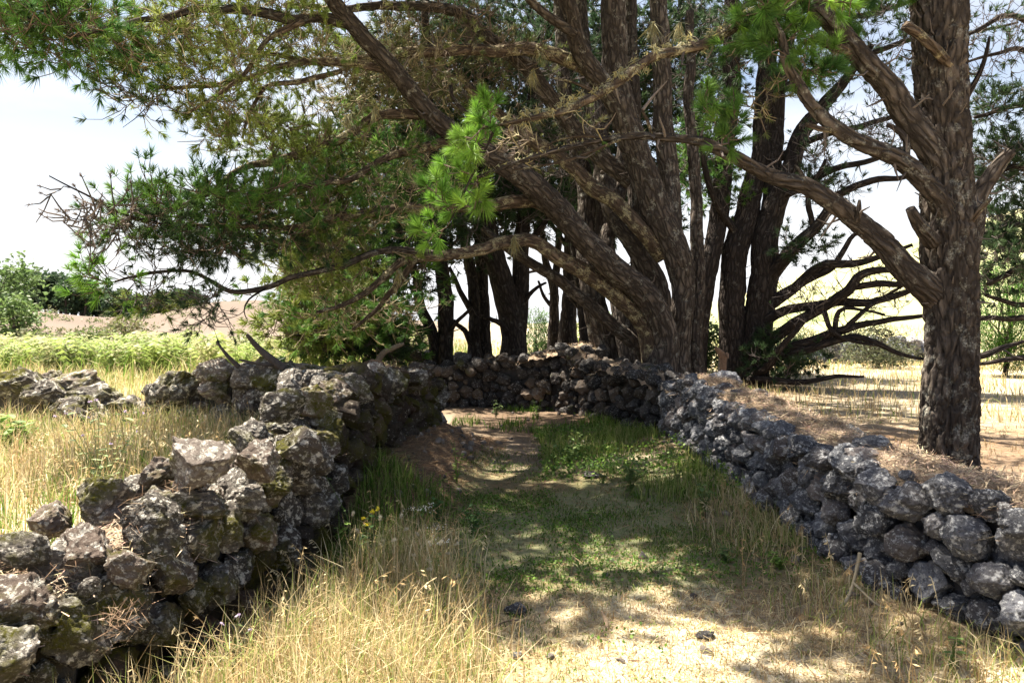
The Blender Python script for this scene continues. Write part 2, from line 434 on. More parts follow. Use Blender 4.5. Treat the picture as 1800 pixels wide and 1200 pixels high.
def build_wall(name, label, front, hpts, thick, key, size, seed, side, top=True, both=True, litter=None, batter=.12, dens=.80, top_size=1.0, groundfn=None, cap=True, skip=(), shade_tone=False):
    """front: base line of the face one sees; side +1 when the wall body lies to the left of the direction of travel."""
    r = np.random.default_rng(seed)
    line, t = resample(front, .06); L = t[-1]
    tan = unit(np.gradient(line, axis=0)); inn = np.stack([-tan[:, 1], tan[:, 0]], -1) * side
    hs = np.interp(t, [q[0] * L for q in hpts], [q[1] for q in hpts])
    hs = hs + .05 * n2(t * 1.0, t * 0.0, 1.3, 3, seed)
    g = height(line[:, 0], line[:, 1])
    e = thing(name, label, 'wall', (line[0, 0], line[0, 1], g[0])); e['kind'] = 'thing'; PENDING[e.name] = []
    at = lambda s: (np.array([np.interp(s, t, line[:, 0]), np.interp(s, t, line[:, 1])]), np.array([np.interp(s, t, inn[:, 0]), np.interp(s, t, inn[:, 1])]), np.interp(s, t, hs), np.interp(s, t, g))
    # dark rubble heart that the stones stand proud of
    mb = MB(); prof_n = 15; rings = []
    for i in range(len(t)):
        w = thick; hh = hs[i] - .07
        prof = [(.13 + batter * z * hh, z * hh) for z in np.linspace(-.25, .93, 6)] + [(.2 * w + .02, hh), (.5 * w, hh + .02), (.8 * w - .02, hh)] + [(w - .07 - batter * z * hh, z * hh) for z in np.linspace(.93, -.25, 6)]
        rings.append([(line[i, 0] + inn[i, 0] * o, line[i, 1] + inn[i, 1] * o, g[i] + z) for o, z in prof])
    R = np.array(rings); nz = fbm(R * 5.0, 3, seed)[..., None]; f1, f2 = worley(R * 5.5, seed)
    ctr = R.mean(1, keepdims=True); R = R + unit(R - ctr) * (nz * .05 - .04 * sstep(.25, 0, f2 - f1)[..., None])
    a, b = R.shape[:2]
    idx = (np.arange(a - 1)[:, None] * b + np.arange(b - 1)[None, :]).ravel()
    F = np.stack([idx, idx + b, idx + b + 1, idx + 1], -1)
    caps = [np.array([list(range(b))]), np.array([list(range((a - 1) * b, a * b))[::-1]])]
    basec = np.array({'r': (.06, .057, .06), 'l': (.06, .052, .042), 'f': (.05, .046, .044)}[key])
    colr = np.tile(basec, (a * b, 1)) * (1 + .5 * nz.reshape(-1, 1))
    part('core', mesh_np('core', R.reshape(-1, 3), [F] + caps, M['core'], np.clip(colr, .01, 1), True), e, kind='stuff')
    n = 0
    arr = darts(L, lambda s: float(np.interp(s, t, hs)), size, r, dens=dens)
    for s, z, q in arr:
        p, nn, h, gg = at(s); ang = math.atan2(nn[1], nn[0]) + math.pi / 2
        o = .07 + batter * z + r.uniform(-.05, .05)
        put_stone(e, 'm' if key == 'l' and (s > .5 * L or z < .35 * h) and shade_tone else key, (p[0] + nn[0] * o, p[1] + nn[1] * o, gg + z), (q * r.uniform(.88, 1.12), q * r.uniform(.9, 1.2), q * r.uniform(.8, 1.0), ang), r); n += 1
    if top:
        sz = size * top_size
        arr = darts(L, lambda s: thick * .9, sz, r, dens=.90, tries=3500, zlo=.06)
        for s, w, q in arr:
            if .24 < w / thick < .9 and any(a < s < b_ for a, b_ in skip) and r.uniform() < .88: continue
            p, nn, h, gg = at(s); ang = math.atan2(nn[1], nn[0]) + math.pi / 2
            put_stone(e, 'm' if shade_tone and s > .62 * L else key, (p[0] + nn[0] * w, p[1] + nn[1] * w, gg + h - .02 - (.07 if skip and w < .26 * thick else 0) + r.uniform(-.05, .05) + .25 * q), (q * r.uniform(1.0, 1.3), q * r.uniform(.9, 1.15), q * r.uniform(.65, .95), ang), r, .35); n += 1  # top stones of the far half get the colour darkened to imitate shade
    if both:
        arr = darts(L, lambda s: float(np.interp(s, t, hs)) * .85, size * 1.3, r, dens=.9, tries=2500)
        for s, z, q in arr:
            p, nn, h, gg = at(s); ang = math.atan2(nn[1], nn[0]) + math.pi / 2
            o = thick - .10 - batter * z
            put_stone(e, key, (p[0] + nn[0] * o, p[1] + nn[1] * o, gg + z), (q * 1.3, q, q, ang), r); n += 1
    if cap:
        for end in (0, -1):
            p, nn, h, gg = at(t[end]); ang = math.atan2(nn[1], nn[0])
            for w, z, q in darts(thick * .8, lambda s: h, size, r, dens=.84, tries=1500):
                put_stone(e, key, (p[0] + nn[0] * (w + .1 * thick), p[1] + nn[1] * (w + .1 * thick), gg + z), (q * 1.3, q, q * 1.1, ang), r); n += 1
    print(name, label[:30], 'stones', flush_stones(e, {'r': 'stone_r', 'l': 'stone_l', 'f': 'stone_f'}[key]))
    return e, at, L

wr, at_r, L_r = build_wall('stone_wall', 'long grey lichen-spotted dry stone wall with the lone thick pine trunk behind it', RW_FRONT,
    [(0, .62), (.2, .61), (.45, .62), (.62, .65), (.82, .70), (.9, .79), (1, .64)], .72, 'r', .076, 11, -1, skip=[(.3, 3.2), (3.3, 6.8), (6.9, 8.0)], both=False)
wl_, at_l, L_l = build_wall('stone_wall', 'mossy brown dry stone wall with big loose boulders beside the dry grass', LW_FRONT,
    [(0, .40), (.14, .45), (.26, .60), (.40, .68), (.55, .74), (.68, .70), (.85, .62), (1, .56)], .66, 'l', .086, 12, 1, shade_tone=True, both=False)
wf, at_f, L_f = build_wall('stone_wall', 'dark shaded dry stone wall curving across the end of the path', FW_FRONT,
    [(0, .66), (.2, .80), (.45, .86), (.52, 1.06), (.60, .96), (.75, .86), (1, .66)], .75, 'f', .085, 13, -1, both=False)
wc, at_c, L_c = build_wall('stone_wall', 'short weathered stone wall among tall dry grass below the drooping pine branch', [(-1.75, 7.0), (-2.5, 8.0), (-3.3, 8.6), (-4.5, 9.0)],
    [(0, .56), (.3, .52), (.6, .56), (.85, .50), (1, .38)], .6, 'l', .15, 14, -1, both=False)
wd, at_d, L_d = build_wall('stone_wall', 'tumbled low rubble wall half buried in straw beside the ferns', [(-4.75, 9.1), (-6.2, 9.7), (-8.2, 10.2)],
    [(0, .2), (.3, .42), (.7, .36), (1, .3)], .7, 'l', .17, 15, 1, both=False)
we, at_e, L_e = build_wall('stone_wall', 'low pale rubble wall far off in the sunny field', [(9.0, 24.5), (11.0, 24.6), (13.4, 25.0), (15.5, 25.5)],
    [(0, .35), (.3, .60), (.7, .66), (1, .3)], .9, 'r', .19, 16, 1, both=False)
wg, at_g, L_g = build_wall('stone_wall', 'small dark stone wall behind the slim trunks at the bend', [(-2.6, 16.6), (-1.6, 16.9), (-.9, 17.2)],
    [(0, .5), (.5, .62), (1, .5)], .6, 'f', .15, 17, 1, both=False)

# big loose boulders lying on the left wall and dark ones on the right wall
def boulder(parent, key, loc, s, rot, idx):
    o = link(bpy.data.objects.new('stone', STONES[key][idx])); o.parent = parent
    o.location = Vector(tuple(loc)) - parent.location; o.scale = s; o.rotation_euler = rot
rb = np.random.default_rng(5)
for (u, v, d, s, k) in [(187, 872, 3.62, .135, 0), (355, 815, 3.75, .165, 1), (280, 828, 3.9, .11, 2), (455, 810, 3.95, .15, 3), (425, 775, 4.4, .10, 4), (490, 712, 4.9, .16, 5),
                        (545, 705, 5.4, .17, 6), (620, 685, 6.0, .18, 7), (690, 672, 7.3, .19, 8), (530, 780, 4.5, .15, 9), (40, 965, 3.0, .10, 10), (150, 965, 3.15, .14, 3), (270, 905, 3.45, .14, 6), (90, 915, 3.6, .12, 8), (440, 760, 4.7, .13, 2), (735, 668, 8.2, .17, 1)]:
    p = P(u, v, d); boulder(wl_, 'l', p, (s * 1.05, s * .85, s * .78), (rb.uniform(-.3, .3), rb.uniform(-.3, .3), rb.uniform(0, 6)), k)
for (u, v, d, s, k) in [(1235, 712, 8.4, .16, 0), (1270, 672, 8.9, .19, 3), (1300, 715, 8.0, .13, 2), (1495, 768, 5.9, .13, 5), (1470, 795, 5.4, .10, 6), (1625, 865, 4.7, .10, 7), (1790, 975, 3.55, .12, 1), (1770, 915, 3.9, .08, 4)]:
    p = P(u, v, d); boulder(wr, 'r', p, (s * 1.2, s * 1.0, s * .8), (rb.uniform(-.3, .3), rb.uniform(-.3, .3), rb.uniform(0, 6)), k)

# ---- drifts of fallen needles on the walls
def needle_tris(p, n, L, w, r, flat=.25, up=0.0):
    d = r.normal(size=(len(p), 3)); d[:, 2] = d[:, 2] * flat + up; d = unit(d)
    sd = unit(np.cross(d, r.normal(size=(len(p), 3)) * (.3, .3, .1) + (0, 0, 1)))
    l = L * r.uniform(.6, 1.3, len(p))[:, None]
    V = np.stack([p - d * l / 2 - sd * w / 2, p - d * l / 2 + sd * w / 2, p + d * l / 2], 1)
    return V.reshape(-1, 3), np.arange(len(p) * 3).reshape(-1, 3)

def litter_drift(label, at, L, thick, seed, lift, ranges, n_needles, off=.5, wid=.34):
    r = np.random.default_rng(seed); mb = MB(); NS, NW = int(L / .03), 27
    S = np.linspace(0.02, L - .02, NS); Vv = np.zeros((NS, NW, 3)); cover = np.zeros((NS, NW))
    for i, s in enumerate(S):
        p, nn, h, gg = at(s)
        amt = max([sstep(a - .25, a + .25, s) * (1 - sstep(b - .25, b + .25, s)) for a, b in ranges] + [0])
        for j, w in enumerate(np.linspace(.03, .97, NW)):
            hump = math.sqrt(max(0, 1 - ((w - off) / (wid + .16)) ** 2)) if abs(w - off) < wid + .16 else 0
            Vv[i, j] = (p[0] + nn[0] * w * thick, p[1] + nn[1] * w * thick, gg + h - .16 + (.16 + lift) * amt * hump)
            cover[i, j] = amt * hump
    q = Vv.reshape(-1, 3); q[:, 2] += (.09 * fbm(q * 4, 3, seed) + .05 * fbm(q * 14, 3, seed + 1)) * (cover.ravel() > .05)
    idx = (np.arange(NS - 1)[:, None] * NW + np.arange(NW - 1)[None, :]).ravel()
    base = np.array((.33, .25, .175)); c = base * (1 + .5 * fbm(q * 7, 3, seed)[:, None])
    mb.add(q, np.stack([idx, idx + NW, idx + NW + 1, idx + 1], -1), c) if False else None
    mb.V.append(q); QQ = np.stack([idx, idx + NW, idx + NW + 1, idx + 1], -1); QQ = QQ[cover.ravel()[QQ].min(1) > .35]; mb.Q.append(QQ); mb.C.append(c); mb.n += len(q)
    pick = r.choice(len(q), n_needles, p=(cover.ravel() + .02) / (cover.ravel() + .02).sum())
    pp = q[pick] + r.normal(size=(n_needles, 3)) * (.05, .05, .008) + (0, 0, .012)
    V, F = needle_tris(pp, n_needles, .11, .005, r)
    cc = np.repeat(np.array((.44, .33, .23)) * r.uniform(.45, 1.4, (n_needles, 1)) * (1 + r.normal(size=(n_needles, 3)) * .06), 3, 0)
    mb.add(V, F, np.clip(cc, .02, .8))
    o = single('needle_litter', mb.mesh('needle_litter', M['litter'], False), label, 'pine needles', q[0], kind='stuff')
litter_drift('drift of orange fallen pine needles on the grey wall top', at_r, L_r, .72, 31, .04, [(.2, 3.3), (3.4, 6.7), (6.8, 8.3)], 34000, .60, .26)
litter_drift('fallen pine needles caught between the boulders of the mossy wall', at_l, L_l, .66, 32, .06, [(.6, 2.2), (5.8, 7.6)], 11000, .5, .18)
litter_drift('brown needle mat over the dark curving wall', at_f, L_f, .75, 33, .07, [(.3, 2.0), (2.6, 4.0)], 5000, .45)

def needle_tufts():
    r = np.random.default_rng(36); mb = MB()
    for u, v, dd, n, ru, rv in [(245, 915, 3.42, 120, 14, 45), (215, 1085, 2.95, 90, 26, 24), (330, 850, 3.7, 90, 30, 8), (110, 990, 3.1, 140, 60, 8), (40, 970, 3.1, 80, 30, 6)]:
        c0 = P(u, v, dd); p = c0 + r.normal(size=(n, 3)) * (ru / FPX * dd * .6, .07, rv / FPX * dd * .6)
        V, F = needle_tris(p, n, .10, .0035, r, .45, -.15); cc = np.array([(.30, .20, .13), (.36, .27, .18), (.20, .13, .09)])[r.integers(3, size=n)] * r.uniform(.6, 1.3, (n, 1)); mb.add(V, F, np.repeat(cc, 3, 0))
    single('needle_litter', mb.mesh('needle_litter', M['grass']), 'brown pine needles caught between the near boulders', 'pine needles', P(245, 905, 3.3), kind='stuff')
needle_tufts()
# ------------------------------------------------------------------ pines
def spline(ctrl, step):
    """Catmull-Rom through rows (x, y, z, r)."""
    c = np.array(ctrl, float); c = np.vstack([2 * c[0] - c[1], c, 2 * c[-1] - c[-2]]); out = []
    for i in range(1, len(c) - 2):
        n = max(2, int(np.linalg.norm(c[i + 1, :3] - c[i, :3]) / step)); t = np.linspace(0, 1, n, endpoint=False)[:, None]
        out.append(.5 * ((2 * c[i]) + (c[i + 1] - c[i - 1]) * t + (2 * c[i - 1] - 5 * c[i] + 4 * c[i + 1] - c[i + 2]) * t ** 2 + (3 * c[i] - c[i - 1] - 3 * c[i + 1] + c[i + 2]) * t ** 3))
    out.append(c[-2][None]); return np.vstack(out)

def tube(pts, rad, sides, disp=0.0, freq=12.0, seed=0, lump=.12, flare=0.0):
    n = len(pts); T = unit(np.gradient(pts, axis=0))
    N = np.zeros((n, 3)); a = np.array((1., 0, 0)) if abs(T[0, 0]) < .8 else np.array((0, 1., 0))
    v = a - T[0] * (a @ T[0])
    for i in range(n):
        v = v - T[i] * (v @ T[i]); v /= max(np.linalg.norm(v), 1e-9); N[i] = v
    B = np.cross(T, N); th = np.linspace(0, 2 * math.pi, sides, endpoint=False)
    s = np.concatenate([[0], np.cumsum(np.linalg.norm(np.diff(pts, axis=0), axis=1))])
    dirs = N[:, None] * np.cos(th)[None, :, None] + B[:, None] * np.sin(th)[None, :, None]
    rr = np.maximum(rad, .003)[:, None] * np.ones((1, sides))
    bk = np.stack([np.cos(th)[None] * np.maximum(rr, .04), np.sin(th)[None] * np.maximum(rr, .04), np.broadcast_to(s[:, None] * .27, rr.shape)], -1) + seed * 1.37
    rr = rr * (1 + lump * fbm(np.stack([np.cos(th)[None] * np.ones((n, 1)), np.sin(th)[None] * np.ones((n, 1)), np.broadcast_to(s[:, None] * 1.1, rr.shape)], -1) * 1.2 + seed, 3, seed))
    if flare:
        rr = rr * (1 + flare * np.exp(-s[:, None] / .22) * (1 + .5 * np.cos(th * 5 + seed)[None]))
    if disp:
        wob = bk + .035 * np.stack([fbm(bk * 11, 3, 1), fbm(bk * 11, 3, 2), fbm(bk * 11, 3, 3)], -1)
        f1, f2 = worley(wob * freq, seed); g1, g2 = worley(wob * freq * 2.3, seed + 2)
        rr = rr + disp * (sstep(0, .16, f2 - f1) - .75 + .35 * sstep(0, .2, g2 - g1) + .7 * fbm(bk * freq * 2.5, 4, seed))
    V = pts[:, None] + dirs * rr[..., None]
    idx = np.arange(n - 1)[:, None] * sides + np.arange(sides)[None]; nxt = np.arange(n - 1)[:, None] * sides + (np.arange(sides) + 1)[None] % sides
    F = np.stack([idx, nxt, nxt + sides, idx + sides], -1).reshape(-1, 4)
    V = V.reshape(-1, 3); bk = bk.reshape(-1, 3)
    # close both ends
    V = np.vstack([V, pts[0], pts[-1]]); bk = np.vstack([bk, bk[0], bk[-1]])
    k = np.arange(sides); c0 = np.stack([np.full(sides, n * sides), (k + 1) % sides, k], -1)
    c1 = np.stack([np.full(sides, n * sides + 1), (n - 1) * sides + k, (n - 1) * sides + (k + 1) % sides], -1)
    return V, F, np.vstack([c0, c1]), bk

def strands(poly, rad, sides, col):
    """Many thin twigs at once: poly (N,K,3), rad (N,K)."""
    N, K, _ = poly.shape
    T = unit(np.gradient(poly, axis=1)); up = unit(np.cross(T, np.array((.31, .17, .93)))); B = np.cross(T, up)
    th = np.linspace(0, 2 * math.pi, sides, endpoint=False)
    V = poly[:, :, None] + rad[:, :, None, None] * (up[:, :, None] * np.cos(th)[None, None, :, None] + B[:, :, None] * np.sin(th)[None, None, :, None])
    base = (np.arange(N)[:, None, None] * K + np.arange(K - 1)[None, :, None]) * sides
    a = base + np.arange(sides)[None, None]; b = base + ((np.arange(sides) + 1) % sides)[None, None]
    F = np.stack([a, b, b + sides, a + sides], -1).reshape(-1, 4)
    C = np.repeat(col, K * sides, 0)
    return V.reshape(-1, 3), F, C

def tufts(pos, ax, L, n, w, r, col, spread=(.25, 1.15), back=.5):
    """Needle tufts: n thin triangles on the last stretch of each twig."""
    N = len(pos)
    a = np.repeat(ax, n, 0); p = np.repeat(pos, n, 0); l = np.repeat(L, n)
    rad = r.normal(size=(N * n, 3)); rad = unit(rad - a * np.sum(rad * a, 1, keepdims=True))
    t = r.uniform(0, 1, N * n) ** .8
    ang = spread[0] + (spread[1] - spread[0]) * (1 - t) + r.normal(size=N * n) * .12
    d = a * np.cos(ang)[:, None] + rad * np.sin(ang)[:, None]; d[:, 2] -= .06
    b = p - a * ((1 - t) * l * back)[:, None]
    ln = l * r.uniform(.75, 1.1, N * n); tip = b + d * ln[:, None]; tip[:, 2] -= .04 * ln
    sd = unit(np.cross(d, r.normal(size=(N * n, 3)))) * (np.repeat(w, n) / 2)[:, None]
    V = np.stack([b - sd, b + sd, tip], 1).reshape(-1, 3)
    c = np.repeat(col, n, 0) * r.uniform(.75, 1.25, (N * n, 1))
    return V, np.arange(N * n * 3).reshape(-1, 3), np.repeat(c, 3, 0)

PAL = {  # needle colours: (rgb, spread)
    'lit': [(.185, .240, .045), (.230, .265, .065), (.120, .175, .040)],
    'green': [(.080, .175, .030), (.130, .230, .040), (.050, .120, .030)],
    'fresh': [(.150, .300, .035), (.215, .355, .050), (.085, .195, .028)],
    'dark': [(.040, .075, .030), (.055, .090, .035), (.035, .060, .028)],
    'olive': [(.130, .145, .045), (.095, .120, .040), (.150, .130, .060)],
    'dead': [(.14, .10, .085), (.17, .13, .10), (.11, .085, .07)],
}
TWIGC = {'lichen': [(.34, .29, .17), (.23, .185, .12), (.15, .115, .085)], 'brown': [(.12, .088, .066), (.155, .115, .083), (.09, .068, .055)], 'grey': [(.12, .10, .092), (.085, .072, .065), (.15, .125, .11)]}
TRI = [0, 0]; DM, NWM = 1.4, 1.65

class Pine:
    def __init__(s, name, label, base, seed, bark='bark', group=None):
        s.e = thing(name, label, 'pine tree', base, group); s.r = np.random.default_rng(seed); s.seed = seed
        s.nodes, s.nrad, s.ntan = [], [], []; s.tw = MB(); s.fo = MB(); s.bark = bark; s.limb_count = 0
    def limb(s, rows, name='branch', sides=12, step=.12, disp=0, freq=12, mat=None, wig=1.0, flare=0, seedable=True, px=True, lump=.12):
        ctrl = [(*P(u, v, d), q / FPX * d) for u, v, d, q in rows] if px else rows
        c = spline(ctrl, step); s.limb_count += 1; sd = s.seed * 31 + s.limb_count
        nz = np.stack([fbm(c[:, :3] * 1.6 + sd + k * 7, 3, sd + k) for k in range(3)], -1)
        fade = np.linspace(0, 1, len(c))[:, None] ** .5
        c[:, :3] += nz * (.06 + .5 * c[:, 3:4]) * wig * fade
        V, F, C, bk = tube(c[:, :3], c[:, 3], sides, disp, freq, sd, lump, flare)
        mb = MB(); mb.V.append(V); mb.Q.append(F); mb.T.append(C); mb.A.append(bk); mb.n = len(V)
        o = part(name, mb.mesh(name, M[mat or s.bark], True), s.e)
        if seedable:
            k = slice(len(c) // 6, None); s.nodes.append(c[k, :3]); s.nrad.append(c[k, 3]); s.ntan.append(unit(np.gradient(c[:, :3], axis=0))[k])
        s.last = c
        return o
    def grow(s, blob, n, twigs=6, tuft=24, nl=.13, nw=.006, pal='lit', tc='brown', bare=.2, droop=.0, K=7, rmax=.022, tw_len=(.12, .38), clump=1, sz=1.0):
        """Branches from the limbs to points in an ellipsoid, twiglets on them, needle tufts on the twiglet ends."""
        r = s.r; c, ext = blob
        if tuft < 40: n = int(n * DM); nw = nw * NWM; nl = nl * .9; tuft = int(tuft * 1.45); twigs = max(4, int(round(twigs * .86)))
        nc = max(1, int(n / 5)); q = unit(r.normal(size=(nc, 3))) * (r.uniform(.1, 1, (nc, 1)) ** (1 / 2.2)); cen = np.asarray(c) + q * np.asarray(ext)
        sp = np.minimum(np.asarray(ext) * .3, np.array((.24, .24, .10)) * max(1.0, nl / .13)); tg = cen[r.integers(nc, size=n)] + r.normal(size=(n, 3)) * sp
        nodes = np.vstack(s.nodes); nrad = np.concatenate(s.nrad); ntan = np.vstack(s.ntan)
        d0 = np.array([np.min(np.linalg.norm(nodes - t, axis=1)) for t in tg]); tg = tg[np.argsort(d0)]
        polys, rads = [], []
        for t in tg:
            dv = t - nodes; dist = np.linalg.norm(dv, axis=1)
            cost = dist * (1.0 + .25 * (1 - np.sum(dv * ntan, 1) / np.maximum(dist, 1e-6)))
            k = int(np.argmin(cost)); p0 = nodes[k]; Ld = dist[k]
            if Ld < .12: continue
            tt = np.linspace(0, 1, K)[:, None]
            m = p0 + ntan[k] * Ld * .45 + (0, 0, Ld * r.uniform(-.05, .22)) + r.normal(size=3) * Ld * .10
            pl = (1 - tt) ** 2 * p0 + 2 * (1 - tt) * tt * (.5 * m + .5 * (p0 + t) / 2) + tt ** 2 * (t + np.array((0, 0, -droop * Ld)))
            pl = pl + np.cumsum(r.normal(size=(K, 3)), 0) * (Ld * .018 + .004) * np.minimum(tt * 3, 1)
            r0 = min(.75 * nrad[k], .005 + .009 * Ld, rmax)
            rd = np.linspace(r0, .0042, K)
            polys.append(pl); rads.append(rd)
            nodes = np.vstack([nodes, pl[2:]]); nrad = np.concatenate([nrad, rd[2:]]); ntan = np.vstack([ntan, unit(np.gradient(pl, axis=0))[2:]])
        if not polys: return
        polys = np.array(polys); rads = np.array(rads); N = len(polys)
        pc = np.array(TWIGC[tc]); bc = pc[r.integers(len(pc), size=N)] * r.uniform(.7, 1.25, (N, 1))
        V, F, C = strands(polys, rads, 3, bc); s.tw.add(V, F, C)
        # twiglets
        M_ = N * twigs; own = np.repeat(np.arange(N), twigs)
        f = r.uniform(.30, 1.0, M_) * (K - 1); f[::twigs] = K - 1.001; i0 = np.floor(f).astype(int); w = (f - i0)[:, None]; i1 = np.minimum(i0 + 1, K - 1)
        p0 = polys[own, i0] * (1 - w) + polys[own, i1] * w; tn = unit(polys[own, i1] - polys[own, np.maximum(i1 - 1, 0)])
        out = unit(tn * .75 + r.normal(size=(M_, 3)) * .55 + (0, 0, .18)); ln = r.uniform(*tw_len, M_)[:, None]
        mid = p0 + out * ln * .5 + r.normal(size=(M_, 3)) * ln * .08; end = mid + unit(out + (0, 0, .35) + r.normal(size=(M_, 3)) * .2) * ln * .5
        tp = np.stack([p0, mid, end], 1)
        tr = np.array((.0055, .0045, .0028))[None] * r.uniform(.8, 1.3, (M_, 1)) * sz
        tcol = pc[r.integers(len(pc), size=M_)] * r.uniform(.7, 1.3, (M_, 1))
        V, F, C = strands(tp, tr, 3, tcol); s.tw.add(V, F, C)
        # needles
        live = r.uniform(size=M_) > bare
        pos = end[live]; ax = unit(end - mid)[live]; cnt = len(pos)
        pl_ = np.array(PAL[pal]); cb = pl_[r.integers(len(pl_), size=N)][own][live] * .5 + pl_[r.integers(len(pl_), size=cnt)] * .5
        cb = cb * r.uniform(.8, 1.25, (cnt, 1))
        V, F, C = tufts(pos, ax, nl * r.uniform(.75, 1.2, cnt), tuft, np.full(cnt, nw), r, cb); s.fo.add(V, F, C)
        TRI[0] += len(F); TRI[1] += M_ * 12 + N * (K - 1) * 8
    def blob(s, u, v, d, ru, rv, rd): return (P(u, v, d), (ru / FPX * d, rd, rv / FPX * d))
    def finish(s):
        r = s.r; nd = np.vstack(s.nodes); rd = np.concatenate(s.nrad); tn = np.vstack(s.ntan); k = r.choice(len(nd), min(260, len(nd) // 3), replace=False, p=rd / rd.sum())
        o = unit(r.normal(size=(len(k), 3)) + tn[k] * .4); o = unit(o - tn[k] * np.sum(o * tn[k], 1, keepdims=True) * .6); L = r.uniform(.05, .28, (len(k), 1)); p0 = nd[k] + o * rd[k][:, None] * .7
        m = p0 + o * L * .5 + r.normal(size=(len(k), 3)) * L * .1; e_ = m + unit(o + (0, 0, .4) + r.normal(size=(len(k), 3)) * .4) * L * .5
        V, F, C = strands(np.stack([p0, m, e_], 1), np.array((.012, .008, .003))[None] * r.uniform(.6, 1.3, (len(k), 1)), 5, np.array(TWIGC['grey'])[r.integers(3, size=len(k))]); s.tw.add(V, F, C)
        if s.tw.V: part('twigs', s.tw.mesh('twigs', M['twig'], True), s.e, kind='stuff')
        if s.fo.V: part('crown', s.fo.mesh('crown', M['needle'], False), s.e, kind='stuff')

def gbase(u, d, r=.0):
    x = (u - 900) / FPX * d; return (x, d, H1(x, d) - .12)

# ---- the big many-stemmed pine
b0 = gbase(1188, 12.2)
pm = Pine('pine_tree', 'huge many-stemmed pine leaning over the bend of the path', b0, 1)
_v = lambda d, z=-.1: HV + (EYE - z) / d * FPX
pm.limb([(1196, _v(12.2), 12.2, 34), (1188, 655, 12.2, 25), (1190, 606, 12.2, 22), (1197, 550, 12.1, 20), (1200, 505, 12.1, 20), (1188, 445, 12, 24), (1158, 385, 12, 27), (1128, 300, 11.9, 25), (1095, 200, 11.8, 23), (1080, 110, 11.8, 21), (1080, 0, 11.7, 20), (1085, -150, 11.6, 17), (1095, -350, 11.4, 12), (1110, -520, 11.3, 7)], 'trunk', 44, .045, .018, 14, flare=.3, wig=.4)
pm.limb([(1150, _v(12.0), 12.0, 40), (1160, 645, 11.95, 30), (1166, 590, 11.9, 25), (1137, 522, 11.7, 23), (1081, 472, 11.4, 21), (1025, 420, 11.2, 21), (980, 368, 11, 22), (925, 315, 10.6, 21), (850, 265, 10.3, 19), (780, 222, 10, 17), (733, 175, 9.7, 16), (683, 113, 9.3, 15), (635, 60, 9, 14), (595, 15, 8.8, 13), (560, -40, 8.5, 11), (500, -110, 8.1, 8), (420, -170, 7.6, 5)], 'trunk', 40, .045, .016, 14, flare=.3, wig=.3)
pm.limb([(1180, 420, 12.2, 20), (1176, 330, 12.5, 18), (1166, 220, 12.6, 17), (1162, 120, 12.6, 16), (1157, 0, 12.6, 15), (1150, -150, 12.6, 12), (1140, -350, 12.6, 8)], 'branch', 28, .05, .012, 14, wig=.5)
pm.limb([(1110, 260, 11.9, 19), (1078, 175, 11.7, 18), (1045, 130, 11.5, 17), (1020, 90, 11.3, 16), (1000, 20, 11, 15), (980, -60, 10.7, 13), (950, -200, 10.3, 10), (900, -330, 9.8, 7)], 'branch', 26, .05, .012, 14, wig=.5)
pm.limb([(1160, _v(12.7), 12.7, 32), (1160, 610, 12.7, 22), (1155, 505, 12.7, 19), (1112, 425, 12.8, 18), (1078, 375, 12.9, 17), (1060, 290, 13.1, 16), (1045, 200, 13.3, 15), (1028, 100, 13.5, 13), (1018, -40, 13.6, 11), (1010, -250, 13.7, 7)], 'trunk', 26, .06, .012, 13, flare=.3, wig=.4)
pm.limb([(1088, _v(13.0), 13.0, 36), (1072, 640, 13.0, 25), (1056, 580, 13.0, 23), (1040, 512, 13, 20), (1030, 430, 13.2, 17), (1030, 330, 13.4, 15), (1000, 200, 13.6, 13), (985, 60, 13.7, 10), (980, -150, 13.8, 7)], 'trunk', 26, .06, .012, 13, flare=.3, wig=.5)
pm.limb([(1120, _v(12.5), 12.5, 34), (1112, 640, 12.4, 22), (1096, 570, 12.5, 18), (1080, 500, 12.7, 15), (1068, 430, 12.9, 13), (1090, 330, 13.2, 11), (1100, 200, 13.5, 9)], 'trunk', 22, .06, .012, 13, flare=.3, wig=.5)
pm.limb([(1128, _v(13.4), 13.4, 28), (1128, 600, 13.4, 17), (1124, 480, 13.4, 15), (1118, 320, 13.5, 14), (1112, 150, 13.6, 12), (1108, 0, 13.7, 10), (1104, -200, 13.7, 7)], 'trunk', 20, .07, .012, 13, flare=.3, wig=.6)
pm.limb([(1058, _v(13.8), 13.8, 26), (1052, 600, 13.8, 15), (1050, 480, 13.8, 13), (1054, 330, 13.9, 12), (1064, 160, 14, 10), (1070, 0, 14, 8), (1074, -200, 14, 6)], 'trunk', 18, .07, .012, 13, flare=.3, wig=.6)
pm.limb([(1222, _v(13.0), 13.0, 22), (1222, 600, 13.0, 13), (1226, 480, 13.1, 12), (1222, 330, 13.2, 10), (1214, 180, 13.3, 9), (1212, 20, 13.4, 7)], 'trunk', 18, .07, .012, 13, flare=.3, wig=.6)
